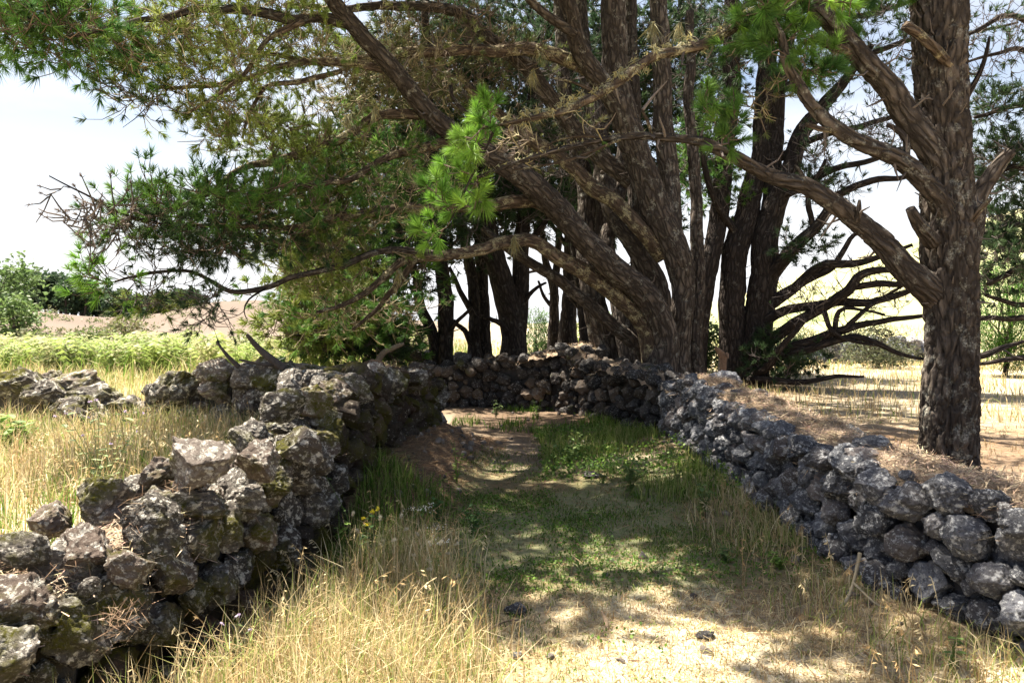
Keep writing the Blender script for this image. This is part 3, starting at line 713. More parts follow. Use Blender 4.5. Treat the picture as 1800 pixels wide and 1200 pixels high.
for rows, sd, mt in [
    ([(610, 40, 8.9, 11), (560, 30, 8.8, 10), (520, 37, 8.6, 9), (467, 23, 8.4, 9), (400, 20, 8.1, 8), (350, 17, 7.9, 7), (300, 33, 7.7, 6), (250, 38, 7.5, 5), (190, 50, 7.3, 4), (120, 68, 7.1, 3)], 12, 'bark'),
    ([(533, 37, 8.6, 6), (483, 60, 8.5, 5), (460, 80, 8.4, 4), (430, 130, 8.2, 4), (380, 170, 8.1, 3), (330, 200, 8, 2)], 8, 'bark_lichen'),
    ([(683, 125, 9.4, 8), (600, 110, 9.2, 7), (520, 110, 9, 6), (440, 135, 8.8, 5), (360, 150, 8.6, 4), (270, 150, 8.3, 3)], 8, 'bark_lichen'),
    ([(600, 125, 9.2, 5), (535, 140, 9, 5), (470, 155, 8.8, 4), (440, 200, 8.7, 3), (430, 240, 8.6, 2)], 8, 'bark_lichen'),
    ([(1062, 142, 11.7, 14), (1018, 113, 11.5, 13), (950, 93, 11.2, 12), (900, 88, 11, 11), (817, 90, 10.6, 10), (733, 93, 10.2, 10), (673, 97, 9.9, 9), (600, 110, 9.6, 7), (520, 105, 9.3, 5), (450, 90, 9, 3)], 14, 'bark_lichen'),
    ([(1165, 450, 12.1, 16), (1130, 408, 11.9, 14), (1090, 365, 11.9, 14), (1042, 328, 11.9, 14), (985, 275, 11.8, 12), (930, 240, 11.8, 12), (880, 200, 11.8, 9), (820, 150, 11.6, 7)], 16, 'bark_lichen'),
    ([(1110, 320, 12.2, 16), (1050, 270, 12.1, 16), (1000, 215, 12, 15), (960, 167, 11.8, 15), (925, 118, 11.6, 14), (860, 72, 11.3, 12), (830, 35, 11.1, 10), (790, 17, 11, 9), (733, 10, 10.8, 8), (650, 12, 10.5, 7), (600, 17, 10.3, 6), (500, 10, 10, 4)], 14, 'bark'),
    ([(1150, 640, 12.0, 22), (1135, 585, 11.9, 17), (1105, 535, 11.8, 16), (1032, 484, 11.5, 15), (967, 440, 11.2, 13), (920, 420, 11, 12), (850, 437, 10.7, 11), (767, 447, 10.4, 9), (710, 457, 10.2, 7), (655, 500, 10, 6), (600, 537, 9.8, 4), (560, 550, 9.6, 3)], 18, 'bark_lichen'),
    ([(1145, 660, 12.4, 18), (1122, 613, 12.3, 13), (1070, 567, 12.1, 12), (1013, 520, 12, 11), (977, 490, 11.8, 10), (947, 470, 11.7, 9), (900, 440, 11.6, 8), (850, 400, 11.5, 5)], 16, 'bark'),
    ([(985, 380, 11.1, 13), (940, 353, 11, 12), (850, 363, 10.7, 11), (760, 367, 10.3, 10), (700, 370, 10, 10), (633, 377, 9.7, 8), (560, 388, 9.4, 7), (500, 400, 9.1, 5), (420, 400, 8.8, 4), (330, 400, 8.6, 3)], 12, 'bark_lichen'),
    ([(830, 240, 10.2, 9), (750, 255, 10, 8), (690, 275, 9.8, 7), (640, 300, 9.6, 6), (600, 318, 9.4, 5), (500, 333, 9, 4)], 10, 'bark_lichen'),
    ([(770, 215, 10.0, 9), (733, 200, 9.9, 9), (667, 203, 9.8, 9), (617, 233, 9.7, 8), (560, 260, 9.6, 7), (477, 287, 9.4, 7), (440, 293, 9.2, 6), (405, 308, 9, 5), (370, 340, 8.8, 4), (300, 370, 8.4, 3), (250, 385, 8.2, 2)], 10, 'bark_lichen'),
    ([(310, 400, 8.4, 3), (250, 388, 8.2, 3), (200, 370, 8, 2.4), (150, 345, 7.9, 2), (90, 315, 7.8, 1.2)], 6, 'bark_far'),
    ([(767, 447, 10.4, 7), (680, 440, 10, 6), (600, 465, 9.6, 6), (530, 485, 9.3, 5), (467, 507, 9.1, 5), (400, 510, 8.9, 4), (330, 480, 8.7, 3), (260, 485, 8.5, 3), (200, 497, 8.3, 2)], 8, 'bark'),
    ([(467, 507, 9.1, 2), (438, 525, 9.0, 1.7), (430, 545, 8.95, 1.2), (436, 562, 8.9, .8)], 6, 'bark_far'),
    ([(730, 455, 10.2, 6), (700, 500, 10.3, 6), (680, 520, 10.3, 5), (660, 545, 10.3, 4), (620, 580, 10.2, 3)], 8, 'bark_lichen'),
    ([(880, 300, 10.6, 6), (860, 270, 10.5, 5), (850, 240, 10.5, 4), (800, 180, 10.4, 4), (792, 150, 10.4, 3)], 7, 'bark'),
    ([(1010, 60, 11.1, 10), (950, 20, 10.8, 8), (900, -30, 10.4, 6), (840, -80, 10, 4), (760, -120, 9.6, 3)], 8, 'bark'),
    ([(1085, -120, 11.6, 14), (950, -210, 10.8, 10), (820, -290, 10.0, 7), (650, -340, 9.2, 5), (480, -360, 8.6, 3)], 8, 'bark'),
    ([(970, -130, 10.5, 10), (860, -260, 9.4, 8), (740, -380, 8.4, 6), (600, -520, 7.6, 4), (430, -640, 7.0, 3)], 8, 'bark'),
    ([(560, -40, 8.5, 9), (480, -100, 8.2, 7), (330, -110, 7.8, 5), (180, -90, 7.3, 3), (60, -60, 7.0, 2)], 8, 'bark'),
    ([(1092, -300, 11.4, 12), (1180, -380, 10.4, 8), (1260, -480, 9.4, 6), (1330, -620, 8.4, 4)], 8, 'bark')]:
    pm.limb(rows, 'branch', sd, .07, .004 if sd > 11 else 0, 10, mt)
G = pm.grow; B_ = pm.blob
# foliage: outer left boughs
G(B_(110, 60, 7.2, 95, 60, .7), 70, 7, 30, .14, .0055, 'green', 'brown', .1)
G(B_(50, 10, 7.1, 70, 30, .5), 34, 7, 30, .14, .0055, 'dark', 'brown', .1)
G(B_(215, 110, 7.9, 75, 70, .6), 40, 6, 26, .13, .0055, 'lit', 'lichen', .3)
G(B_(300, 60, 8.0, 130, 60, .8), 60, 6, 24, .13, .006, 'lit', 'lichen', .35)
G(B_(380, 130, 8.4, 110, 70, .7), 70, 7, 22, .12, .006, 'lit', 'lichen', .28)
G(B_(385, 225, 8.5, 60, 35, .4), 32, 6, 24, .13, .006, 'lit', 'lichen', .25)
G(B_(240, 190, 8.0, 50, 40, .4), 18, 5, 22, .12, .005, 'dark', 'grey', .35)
G(B_(480, 60, 9.0, 130, 75, .9), 84, 7, 22, .12, .006, 'lit', 'lichen', .35)
G(B_(430, 0, 8.8, 200, 45, 1.0), 70, 6, 22, .13, .006, 'lit', 'lichen', .35)
# inner twig tangle
G(B_(640, 130, 10.4, 140, 100, .9), 110, 8, 18, .12, .007, 'olive', 'lichen', .58)
G(B_(800, 100, 11.4, 150, 100, .9), 130, 8, 16, .12, .007, 'olive', 'brown', .8)
G(B_(680, 320, 10.2, 150, 90, .9), 110, 8, 20, .12, .007, 'green', 'lichen', .55)
G(B_(930, 200, 12.6, 130, 140, .8), 70, 8, 16, .12, .008, 'olive', 'grey', .8)
# middle left green masses
G(B_(520, 270, 9.8, 90, 90, .7), 110, 7, 24, .13, .006, 'lit', 'brown', .15)
G(B_(560, 370, 9.8, 120, 70, .8), 80, 7, 22, .13, .006, 'green', 'lichen', .3)
G(B_(370, 365, 8.7, 130, 55, .6), 105, 7, 26, .14, .006, 'green', 'brown', .12)
G(B_(430, 425, 9.0, 110, 30, .6), 60, 7, 24, .13, .006, 'dark', 'brown', .2)
G(B_(270, 420, 8.4, 80, 40, .4), 55, 6, 24, .13, .006, 'dark', 'grey', .25)
G(B_(180, 385, 8.0, 90, 55, .3), 26, 6, 12, .07, .006, 'dead', 'grey', .35, sz=1.7)
G(B_(185, 490, 8.3, 32, 30, .2), 18, 5, 36, .15, .006, 'fresh', 'brown', .1)
G(B_(300, 505, 8.6, 90, 40, .4), 24, 6, 22, .11, .006, 'dark', 'grey', .5)
G(B_(255, 540, 8.6, 45, 22, .3), 18, 6, 28, .13, .006, 'lit', 'brown', .1)
G(B_(345, 545, 8.8, 40, 30, .3), 18, 6, 20, .11, .006, 'dark', 'grey', .3)
G(B_(560, 470, 10.0, 100, 60, .6), 90, 7, 22, .13, .007, 'lit', 'lichen', .35)
G(B_(640, 540, 10.8, 110, 60, .6), 70, 7, 22, .12, .007, 'green', 'lichen', .35)
# high crown above the frame, unseen clumps added to shade lane and field
G(((-2.3, 8.2, 6.8), (1.3, 1.2, .6)), 130, 6, 18, .16, .014, 'lit', 'brown', .15)
G(((-1.2, 8.5, 7.2), (.9, 1.4, .7)), 110, 6, 18, .16, .014, 'lit', 'brown', .15)
G(((-1.6, 10.2, 7.8), (1.8, 1.5, 1.0)), 100, 6, 18, .16, .014, 'lit', 'brown', .2)
G(((.4, 10.4, 8.0), (1.1, 1.0, .7)), 28, 6, 18, .16, .014, 'lit', 'brown', .2)
G(((1.1, 12.0, 8.7), (1.5, 1.5, .8)), 95, 6, 18, .17, .016, 'green', 'brown', .12)
G(((2.0, 14.0, 9.0), (1.2, 1.2, .8)), 60, 6, 18, .17, .016, 'green', 'brown', .12)
G(((-.6, 11.6, 8.8), (1.6, 1.4, 1.0)), 60, 6, 18, .15, .013, 'green', 'brown', .25)
G(((-2.85, 6.4, 6.6), (.45, .45, .35)), 40, 6, 18, .16, .014, 'lit', 'brown', .1)
G(((-.95, 6.6, 6.7), (.35, .5, .3)), 34, 6, 18, .16, .014, 'lit', 'brown', .1)
G(((-2.4, 6.05, 6.6), (.6, .3, .3)), 30, 6, 18, .16, .014, 'lit', 'brown', .1)
G(((-1.0, 6.0, 6.7), (.4, .3, .3)), 30, 6, 18, .16, .014, 'lit', 'brown', .1)
G(((-2.4, 8.3, 7.0), (1.0, .9, .4)), 80, 6, 18, .17, .016, 'lit', 'brown', .08)
G(((-1.0, 8.0, 7.2), (.9, .8, .4)), 75, 6, 18, .17, .016, 'lit', 'brown', .08)
G(((-3.0, 7.1, 6.8), (.45, .5, .3)), 34, 6, 18, .17, .016, 'lit', 'brown', .08)
G(((-.7, 6.9, 6.9), (.5, .5, .3)), 34, 6, 18, .17, .016, 'lit', 'brown', .08)
pm.finish()

# hanging lichen on the boughs
def beard(tree, pts, n, r, L=.07):
    p = np.repeat(np.asarray(pts), n, 0) + r.normal(size=(len(pts) * n, 3)) * .012
    d = unit(r.normal(size=p.shape) * (.35 if L > .1 else .8) + (0, 0, -1.0 if L > .1 else -.5)); l = L * r.uniform(.4, 1.3, (len(p), 1)); sd = unit(np.cross(d, r.normal(size=p.shape))) * .005
    V = np.stack([p - sd, p + sd, p + d * l], 1).reshape(-1, 3)
    c = np.array([(.40, .37, .22), (.34, .34, .20), (.45, .38, .16)])[r.integers(3, size=len(p))] * r.uniform(.6, 1.15, (len(p), 1))
    return V, np.arange(len(V)).reshape(-1, 3), np.repeat(c, 3, 0)

# ---- the lone pine on the right
rb_ = gbase(1668, 6.4)
pr = Pine('pine_tree', 'lone thick furrowed pine trunk standing behind the grey wall', rb_, 2)
pr.limb([(1668, _v(6.4, 0.0), 6.4, 46.0), (1666, 800, 6.4, 42.4), (1668, 700, 6.4, 42.4), (1672, 600, 6.4, 38.9), (1670, 480, 6.4, 42.4), (1667, 380, 6.4, 41.5), (1664, 300, 6.4, 37.1), (1658, 200, 6.4, 37.1), (1652, 100, 6.4, 40.7), (1648, 0, 6.4, 42.4), (1640, -150, 6.4, 38.9), (1630, -350, 6.4, 31.8), (1620, -600, 6.4, 23.0), (1615, -850, 6.4, 12.3)], 'trunk', 120, .018, .026, 15, flare=.45, wig=.25, lump=.10)
D_rows = [(1640, -130, 6.5, 12), (1500, -60, 6.3, 11), (1380, 0, 6.2, 10), (1290, 48, 6.1, 9), (1233, 80, 6, 9), (1200, 88, 6, 8), (1147, 102, 5.9, 8), (1100, 133, 5.8, 8), (1050, 163, 5.7, 8), (1000, 190, 5.6, 7), (957, 203, 5.5, 5), (900, 215, 5.4, 3), (850, 225, 5.3, 2)]
E_rows = [(1655, 530, 6.4, 26), (1612, 492, 6.3, 24), (1583, 467, 6.28, 21), (1550, 427, 6.25, 19), (1500, 383, 6.2, 17), (1460, 353, 6.1, 16), (1417, 327, 6.05, 15), (1350, 308, 6, 12), (1283, 273, 5.9, 11), (1233, 250, 5.85, 9), (1200, 243, 5.8, 7), (1133, 237, 5.75, 6), (1067, 243, 5.7, 5), (1000, 257, 5.6, 4), (917, 283, 5.5, 3), (840, 310, 5.4, 2)]
pr.limb(D_rows, 'branch', 14, .03, .006, 20, 'bark_lichen', wig=.5); Dc = pr.last
pr.limb(E_rows, 'branch', 30, .022, .010, 16, 'bark', wig=.4); Ec = pr.last
pr.limb([(1665, 345, 6.4, 27), (1643, 272, 6.33, 24), (1593, 200, 6.3, 21), (1560, 150, 6.25, 19), (1510, 97, 6.2, 17), (1467, 43, 6.1, 15), (1427, 5, 6.05, 14), (1380, -60, 6, 11), (1300, -150, 5.9, 8), (1200, -230, 5.8, 4)], 'branch', 34, .022, .013, 15, wig=.4)
pr.limb([(1662, 380, 6.3, 19), (1640, 338, 6.2, 17), (1583, 283, 6.1, 15), (1517, 253, 6, 13), (1477, 230, 5.95, 12), (1433, 190, 5.9, 10), (1400, 143, 5.85, 9), (1383, 113, 5.8, 8), (1370, 60, 5.75, 6), (1350, 20, 5.7, 4)], 'branch', 24, .025, .008, 16, wig=.4)
for rows, sd, mt in [
    ([(1668, 115, 6.25, 9), (1640, 88, 6.1, 9), (1612, 62, 6.05, 8.5), (1588, 46, 6.0, 8)], 14, 'bark_lichen'),
    ([(1668, 95, 6.3, 5), (1672, 85, 6.2, 4), (1680, 68, 6.15, 3)], 8, 'bark_far'),
    ([(1690, 185, 6.4, 6), (1705, 160, 6.35, 5), (1722, 128, 6.3, 4), (1732, 95, 6.25, 3.5), (1738, 66, 6.25, 2)], 8, 'bark_far'),
    ([(1700, 440, 6.5, 20), (1714, 385, 6.5, 18), (1722, 345, 6.5, 15), (1748, 302, 6.5, 13), (1776, 268, 6.45, 9)], 16, 'bark'),
    ([(1700, 395, 6.3, 7), (1718, 372, 6.2, 6), (1742, 347, 6.15, 3)], 10, 'bark_lichen'),
    ([(1640, 425, 6.25, 15), (1614, 392, 6.1, 11), (1600, 368, 6.05, 8)], 14, 'bark'),
    ([(1417, 325, 6.0, 6), (1408, 303, 6.0, 4), (1398, 290, 6.0, 2)], 8, 'bark'),
    ([(1505, 388, 6.15, 7), (1510, 365, 6.1, 5), (1512, 350, 6.1, 2.5)], 8, 'bark'),
    ([(1477, 232, 5.95, 5), (1445, 228, 5.9, 5), (1418, 220, 5.88, 4)], 8, 'bark_lichen'),
    ([(1593, 282, 6.1, 7), (1592, 245, 6.1, 6), (1575, 225, 6.1, 5), (1560, 218, 6.1, 4)], 8, 'bark'),
    ([(1500, 95, 6.2, 9), (1470, 85, 6.1, 8), (1440, 78, 6.1, 5)], 9, 'bark_lichen'),
    ([(1690, 610, 6.5, 7), (1720, 625, 6.6, 6), (1760, 610, 6.7, 5), (1800, 600, 6.8, 3)], 8, 'bark_far'),
    ([(1147, 238, 5.75, 3), (1140, 215, 5.72, 3), (1130, 195, 5.7, 2)], 6, 'bark_lichen'),
    ([(1060, 245, 5.7, 4), (1030, 238, 5.65, 3), (985, 245, 5.6, 2), (950, 262, 5.55, 2)], 6, 'bark_lichen'),
    ([(1090, 245, 5.7, 3), (1020, 275, 5.62, 3), (960, 290, 5.55, 2), (900, 300, 5.5, 1.5)], 6, 'bark_lichen'),
    ([(1050, 163, 5.7, 4), (1010, 145, 5.65, 2.5), (970, 135, 5.6, 1.5)], 6, 'bark_lichen'),
    ([(870, 225, 5.35, 2.5), (850, 270, 5.35, 2.5), (820, 330, 5.35, 2), (790, 390, 5.35, 1.5)], 6, 'bark'),
    ([(1700, -420, 6.4, 14), (1500, -520, 6.0, 9), (1250, -640, 5.4, 6), (1000, -760, 4.9, 3)], 8, 'bark'),
    ([(1630, -300, 6.4, 14), (1480, -420, 7.0, 9), (1300, -480, 7.6, 6), (1150, -520, 8.0, 3)], 8, 'bark'),
    ([(1290, 52, 6.1, 6), (1300, 20, 6.05, 5), (1330, -10, 6.0, 4), (1350, -50, 5.9, 3)], 8, 'bark_lichen')]:
    pr.limb(rows, 'branch', sd, .03, .003 if sd > 12 else 0, 14, mt, wig=.4)
G = pr.grow; B_ = pr.blob
kw = dict(tuft=100, nl=.105, nw=.0062, tw_len=(.07, .16))
G(B_(855, 195, 5.35, 45, 22, .15), 14, 5, pal='fresh', bare=0, **kw)
G(B_(835, 235, 5.35, 40, 40, .18), 22, 5, pal='fresh', bare=0, **kw)
G(B_(825, 300, 5.35, 38, 40, .18), 20, 5, pal='fresh', bare=.05, **kw)
G(B_(800, 370, 5.4, 45, 35, .2), 22, 5, pal='fresh', bare=.05, **kw)
G(B_(780, 405, 5.4, 30, 20, .15), 10, 5, pal='fresh', bare=.0, **kw)
G(B_(925, 190, 5.45, 20, 10, .1), 5, 4, pal='fresh', bare=0, **kw)
G(B_(940, 255, 5.5, 60, 35, .2), 26, 7, tuft=18, nl=.08, nw=.004, pal='dead', tc='lichen', bare=.6, tw_len=(.06, .2))
G(B_(1020, 240, 5.6, 60, 25, .2), 12, 4, tuft=26, nl=.1, nw=.004, pal='green', tc='lichen', bare=.7, tw_len=(.05, .15))
G(B_(1345, 60, 5.8, 65, 60, .3), 40, 5, pal='green', bare=.05, **kw)
G(B_(1370, 10, 5.8, 80, 35, .3), 26, 5, pal='fresh', bare=.05, **kw)
G(B_(1445, 105, 5.95, 60, 40, .3), 22, 5, pal='green', bare=.1, **kw)
G(B_(1262, 215, 5.9, 45, 38, .25), 20, 5, pal='green', bare=.1, **kw)
G(B_(1310, 180, 6.0, 40, 50, .3), 16, 6, tuft=16, nl=.08, nw=.004, pal='olive', tc='lichen', bare=.6, tw_len=(.06, .2))
G(B_(1520, 20, 6.3, 90, 45, .4), 20, 5, pal='green', bare=.1, **kw)
# high crown above the frame, its path-side clumps added for dappled shade
G(((.7, 6.3, 6.5), (1.3, 1.1, .7)), 90, 6, 18, .15, .012, 'green', 'brown', .25)
G(((3.6, 7.0, 7.6), (2.2, 1.8, 1.1)), 110, 6, 18, .15, .012, 'green', 'brown', .25)
G(((1.2, 8.5, 7.0), (1.4, 1.3, .7)), 60, 6, 18, .15, .012, 'green', 'brown', .25)
G(((-.9, 5.2, 6.6), (.5, .35, .3)), 22, 6, 18, .15, .012, 'green', 'brown', .15)
G(((-.4, 5.7, 6.6), (.8, .5, .4)), 42, 6, 18, .15, .012, 'green', 'brown', .2)
pr.finish()
rl = np.random.default_rng(77); mb = MB()
mb.add(*beard(pr, Dc[12:-6:1, :3] + rl.normal(size=(len(Dc[12:-6]), 3)) * .03 + (0, 0, .03), 24, rl, .05))
mb.add(*beard(pr, Ec[40::2, :3] + (0, 0, .02), 5, rl, .035))
part('lichen', mb.mesh('lichen', M['leaf']), pr.e, kind='stuff')
mb = MB()
for u, v, d, n, L in [(948, 85, 11.1, 30, .26), (935, 125, 11.1, 26, .28), (1148, 42, 12.2, 30, .4), (1195, 45, 12, 30, .35), (905, 420, 10.8, 26, .3), (610, 205, 9.5, 26, .25), (660, 190, 9.6, 20, .2), (720, 285, 9.7, 20, .2), (560, 320, 9.3, 20, .18), (700, 480, 10.1, 24, .2), (740, 92, 10.1, 16, .15), (1000, 100, 11.3, 16, .15)]:
    pp = P(u, v, d) + rl.normal(size=(6, 3)) * .02
    V, F, C = beard(pm, pp, n // 2, rl, L); mb.add(V, F, C)
part('lichen', mb.mesh('lichen', M['leaf']), pm.e, kind='stuff')

# ---- the pine with many dead low branches, right of the bend
hb = gbase(1300, 15.0)
ph = Pine('pine_tree', 'dark pine clump with bare crooked branches sweeping low over the field', hb, 3, 'bark_far')
vb = _v(15.0)
for rows, sd in [
    ([(1218, vb, 14.8, 26), (1226, 600, 14.8, 17), (1240, 500, 14.8, 16), (1262, 400, 14.9, 16), (1272, 300, 15, 16), (1284, 160, 15, 15), (1286, 60, 15, 14), (1288, -100, 15, 11), (1290, -300, 15, 7)], 20),
    ([(1295, vb, 15, 38), (1290, 620, 15, 24), (1286, 520, 15, 22), (1292, 440, 15, 22), (1312, 370, 15.1, 20), (1338, 270, 15.2, 18), (1345, 130, 15.2, 16), (1350, 30, 15.2, 14), (1355, -200, 15.2, 9)], 24),
    ([(1318, vb, 14.9, 34), (1325, 620, 14.9, 27), (1335, 540, 14.9, 25), (1345, 450, 14.9, 23), (1356, 370, 14.9, 20), (1385, 300, 14.8, 16), (1408, 235, 14.8, 14), (1436, 200, 14.7, 12), (1460, 170, 14.6, 10), (1490, 135, 14.5, 8), (1530, 80, 14.4, 5)], 24),
    ([(1345, 420, 15, 16), (1358, 330, 15, 14), (1364, 240, 15.1, 13), (1370, 150, 15.1, 12), (1390, 40, 15, 9), (1410, -100, 15, 6)], 16)]:
    ph.limb(rows, 'trunk', sd, .07, .014, 8, flare=.25 if rows[0][1] == vb else 0, wig=.6)
for rows in [
    [(1338, 545, 14.9, 12), (1387, 513, 14.5, 9), (1440, 467, 14.1, 8), (1483, 463, 13.8, 7), (1540, 453, 13.4, 5), (1600, 430, 13.0, 3)],
    [(1345, 535, 14.9, 9), (1413, 497, 14.3, 7), (1460, 470, 14, 6), (1483, 443, 13.9, 5), (1503, 412, 13.8, 4), (1540, 395, 13.7, 2)],
    [(1335, 570, 14.8, 10), (1387, 543, 14.4, 8), (1467, 533, 13.9, 8), (1533, 533, 13.5, 7), (1600, 515, 13.1, 5), (1640, 490, 12.9, 3)],
    [(1330, 615, 14.8, 11), (1387, 577, 14.3, 10), (1447, 543, 13.9, 9), (1493, 510, 13.6, 9), (1507, 490, 13.5, 8), (1533, 477, 13.4, 7), (1580, 478, 13.1, 4)],
    [(1500, 505, 13.6, 6), (1540, 498, 13.4, 6), (1587, 497, 13.1, 5), (1620, 480, 12.9, 3)],
    [(1320, 650, 14.8, 10), (1400, 607, 14.2, 9), (1467, 587, 13.8, 8), (1517, 573, 13.5, 6), (1577, 563, 13.2, 5), (1640, 555, 12.9, 3)],
    [(1330, 640, 14.8, 8), (1420, 613, 14, 7), (1493, 593, 13.6, 6), (1533, 600, 13.4, 5), (1577, 620, 13.2, 4), (1640, 634, 12.9, 2)],
    [(1310, 665, 14.7, 8), (1345, 668, 14.2, 7), (1413, 670, 13.9, 5), (1460, 663, 13.7, 4), (1520, 662, 13.4, 2)],
    [(1345, 500, 14.9, 13), (1387, 443, 14.4, 12), (1430, 405, 14.1, 10), (1480, 343, 13.8, 7), (1533, 317, 13.5, 6), (1600, 307, 13.2, 4), (1660, 280, 13, 3)],
    [(1447, 543, 13.9, 5), (1462, 580, 13.7, 4), (1500, 600, 13.5, 3), (1560, 610, 13.3, 2)],
    [(1467, 587, 13.8, 5), (1476, 545, 13.7, 4), (1500, 540, 13.6, 3), (1553, 552, 13.4, 2)],
    [(1480, 585, 13.7, 5), (1520, 545, 13.5, 4), (1560, 520, 13.3, 3), (1600, 500, 13.1, 2)],
    [(1320, 660, 14.6, 8), (1350, 640, 14.2, 7), (1380, 600, 13.9, 5), (1420, 560, 13.7, 3)],
    [(1360, 350, 14.9, 9), (1410, 330, 14.5, 7), (1460, 300, 14.2, 6), (1520, 285, 13.9, 5), (1600, 260, 13.5, 4), (1680, 270, 13.2, 2)],
    [(1365, 280, 15, 8), (1420, 250, 14.6, 6), (1500, 225, 14.2, 5), (1580, 200, 13.8, 4), (1660, 150, 13.4, 2)],
    [(1372, 160, 15, 8), (1440, 120, 14.6, 6), (1520, 100, 14.2, 5), (1600, 70, 13.8, 4), (1700, 60, 13.4, 3), (1790, 40, 13.1, 2)],
    [(1350, 60, 15.1, 8), (1420, 40, 14.7, 6), (1500, 30, 14.3, 5), (1580, 10, 14, 4), (1680, -20, 13.7, 2)],
    [(1430, 400, 14.1, 5), (1420, 360, 14, 5), (1425, 330, 14, 4), (1450, 280, 13.9, 3)],
    [(1300, 420, 15, 8), (1260, 360, 14.6, 6), (1240, 300, 14.4, 5), (1225, 220, 14.2, 3)]]:
    ph.limb(rows, 'branch', 9, .09, 0, 8, wig=1.0)
G = ph.grow; B_ = ph.blob
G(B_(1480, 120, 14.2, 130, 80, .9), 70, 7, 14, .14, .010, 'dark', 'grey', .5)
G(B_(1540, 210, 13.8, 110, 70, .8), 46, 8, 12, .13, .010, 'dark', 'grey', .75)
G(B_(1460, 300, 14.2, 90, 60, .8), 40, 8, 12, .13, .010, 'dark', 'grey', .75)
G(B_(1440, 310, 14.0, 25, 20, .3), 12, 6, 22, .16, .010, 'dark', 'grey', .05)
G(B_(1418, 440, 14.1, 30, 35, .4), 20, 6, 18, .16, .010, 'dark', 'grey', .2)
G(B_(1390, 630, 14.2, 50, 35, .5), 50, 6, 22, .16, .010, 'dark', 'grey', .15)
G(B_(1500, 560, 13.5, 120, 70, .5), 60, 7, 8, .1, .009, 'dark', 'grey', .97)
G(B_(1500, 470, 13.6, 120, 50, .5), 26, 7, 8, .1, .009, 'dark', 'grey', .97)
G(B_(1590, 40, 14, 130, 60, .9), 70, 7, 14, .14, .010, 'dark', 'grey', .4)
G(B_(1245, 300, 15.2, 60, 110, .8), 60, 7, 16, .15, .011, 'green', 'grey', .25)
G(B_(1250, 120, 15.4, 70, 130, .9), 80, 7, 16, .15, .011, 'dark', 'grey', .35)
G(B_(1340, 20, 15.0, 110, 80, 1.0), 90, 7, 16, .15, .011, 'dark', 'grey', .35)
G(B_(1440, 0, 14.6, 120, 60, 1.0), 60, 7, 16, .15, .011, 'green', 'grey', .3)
ph.finish()

# ---- slimmer pines standing behind the curving wall
def back_pine(label, d, stems, branches, blobs, seed, sides=16, dense=()):
    u0 = stems[0][0][0]; t = Pine('pine_tree', label, gbase(u0, d), seed, 'bark_far', 'pines standing behind the curving wall')
    v0 = _v(d)
    for st in stems:
        rows = [(u, v0 if v is None else v, d + dd, q) for u, v, dd, q in st]
        t.limb(rows, 'trunk', sides, .10, .012, 7, flare=.3 if st[0][1] is None else 0, wig=.7)
    for b in branches: t.limb([(u, v, d + dd, q) for u, v, dd, q in b], 'branch', 8, .12, 0, 8, wig=1.2)
    for (u, v, dd, ru, rv, rd, n, pal, bare) in blobs:
        t.grow(t.blob(u, v, d + dd, ru, rv, rd), int(n * 1.35), 5, 16, .21, .016, pal, 'grey' if pal == 'dark' else 'brown', bare, rmax=.03, tw_len=(.2, .5), sz=1.5)
    for (u, v, dd, ru, rv, rd, n) in dense: t.grow(t.blob(u, v, d + dd, ru, rv, rd), n, 6, 14, .26, .024, 'dark', 'grey', .12, rmax=.03, tw_len=(.25, .6), sz=1.6)
    t.finish(); return t
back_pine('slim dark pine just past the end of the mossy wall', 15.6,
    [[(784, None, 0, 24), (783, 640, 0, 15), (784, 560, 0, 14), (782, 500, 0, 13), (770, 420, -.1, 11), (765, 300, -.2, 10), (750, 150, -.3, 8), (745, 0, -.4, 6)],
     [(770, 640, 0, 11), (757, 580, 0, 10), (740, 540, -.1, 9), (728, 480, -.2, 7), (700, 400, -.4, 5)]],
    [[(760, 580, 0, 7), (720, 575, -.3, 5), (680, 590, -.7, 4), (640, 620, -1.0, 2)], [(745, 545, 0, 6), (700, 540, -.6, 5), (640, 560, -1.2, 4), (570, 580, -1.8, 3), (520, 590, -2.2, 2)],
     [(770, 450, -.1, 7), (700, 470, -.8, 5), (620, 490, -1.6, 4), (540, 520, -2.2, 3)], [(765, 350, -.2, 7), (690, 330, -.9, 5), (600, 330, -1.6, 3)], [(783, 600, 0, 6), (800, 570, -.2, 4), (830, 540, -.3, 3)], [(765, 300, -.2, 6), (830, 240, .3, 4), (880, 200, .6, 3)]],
    [(560, 560, -2.0, 75, 45, .6, 100, 'lit', .25), (650, 590, -1.1, 70, 40, .5, 100, 'green', .25), (620, 500, -1.4, 120, 55, .8, 130, 'green', .3), (700, 420, -.5, 120, 80, .8, 130, 'dark', .35), (560, 430, -1.8, 90, 60, .7, 46, 'lit', .35), (620, 300, -.8, 110, 90, .8, 60, 'green', .3), (720, 160, .2, 130, 100, .9, 90, 'olive', .4), (860, 300, .6, 110, 110, .9, 80, 'dark', .4), (600, 610, -1.4, 90, 20, .5, 60, 'dark', .4)], 4, dense=[(690, 250, 1.2, 90, 110, .8, 44), (700, 80, 1.2, 120, 80, .8, 50), (640, -140, -2.0, 130, 60, 1.0, 70), (750, -130, -2.4, 110, 60, .9, 50)])  # last two dense clumps: out of view, added to shade the lane end
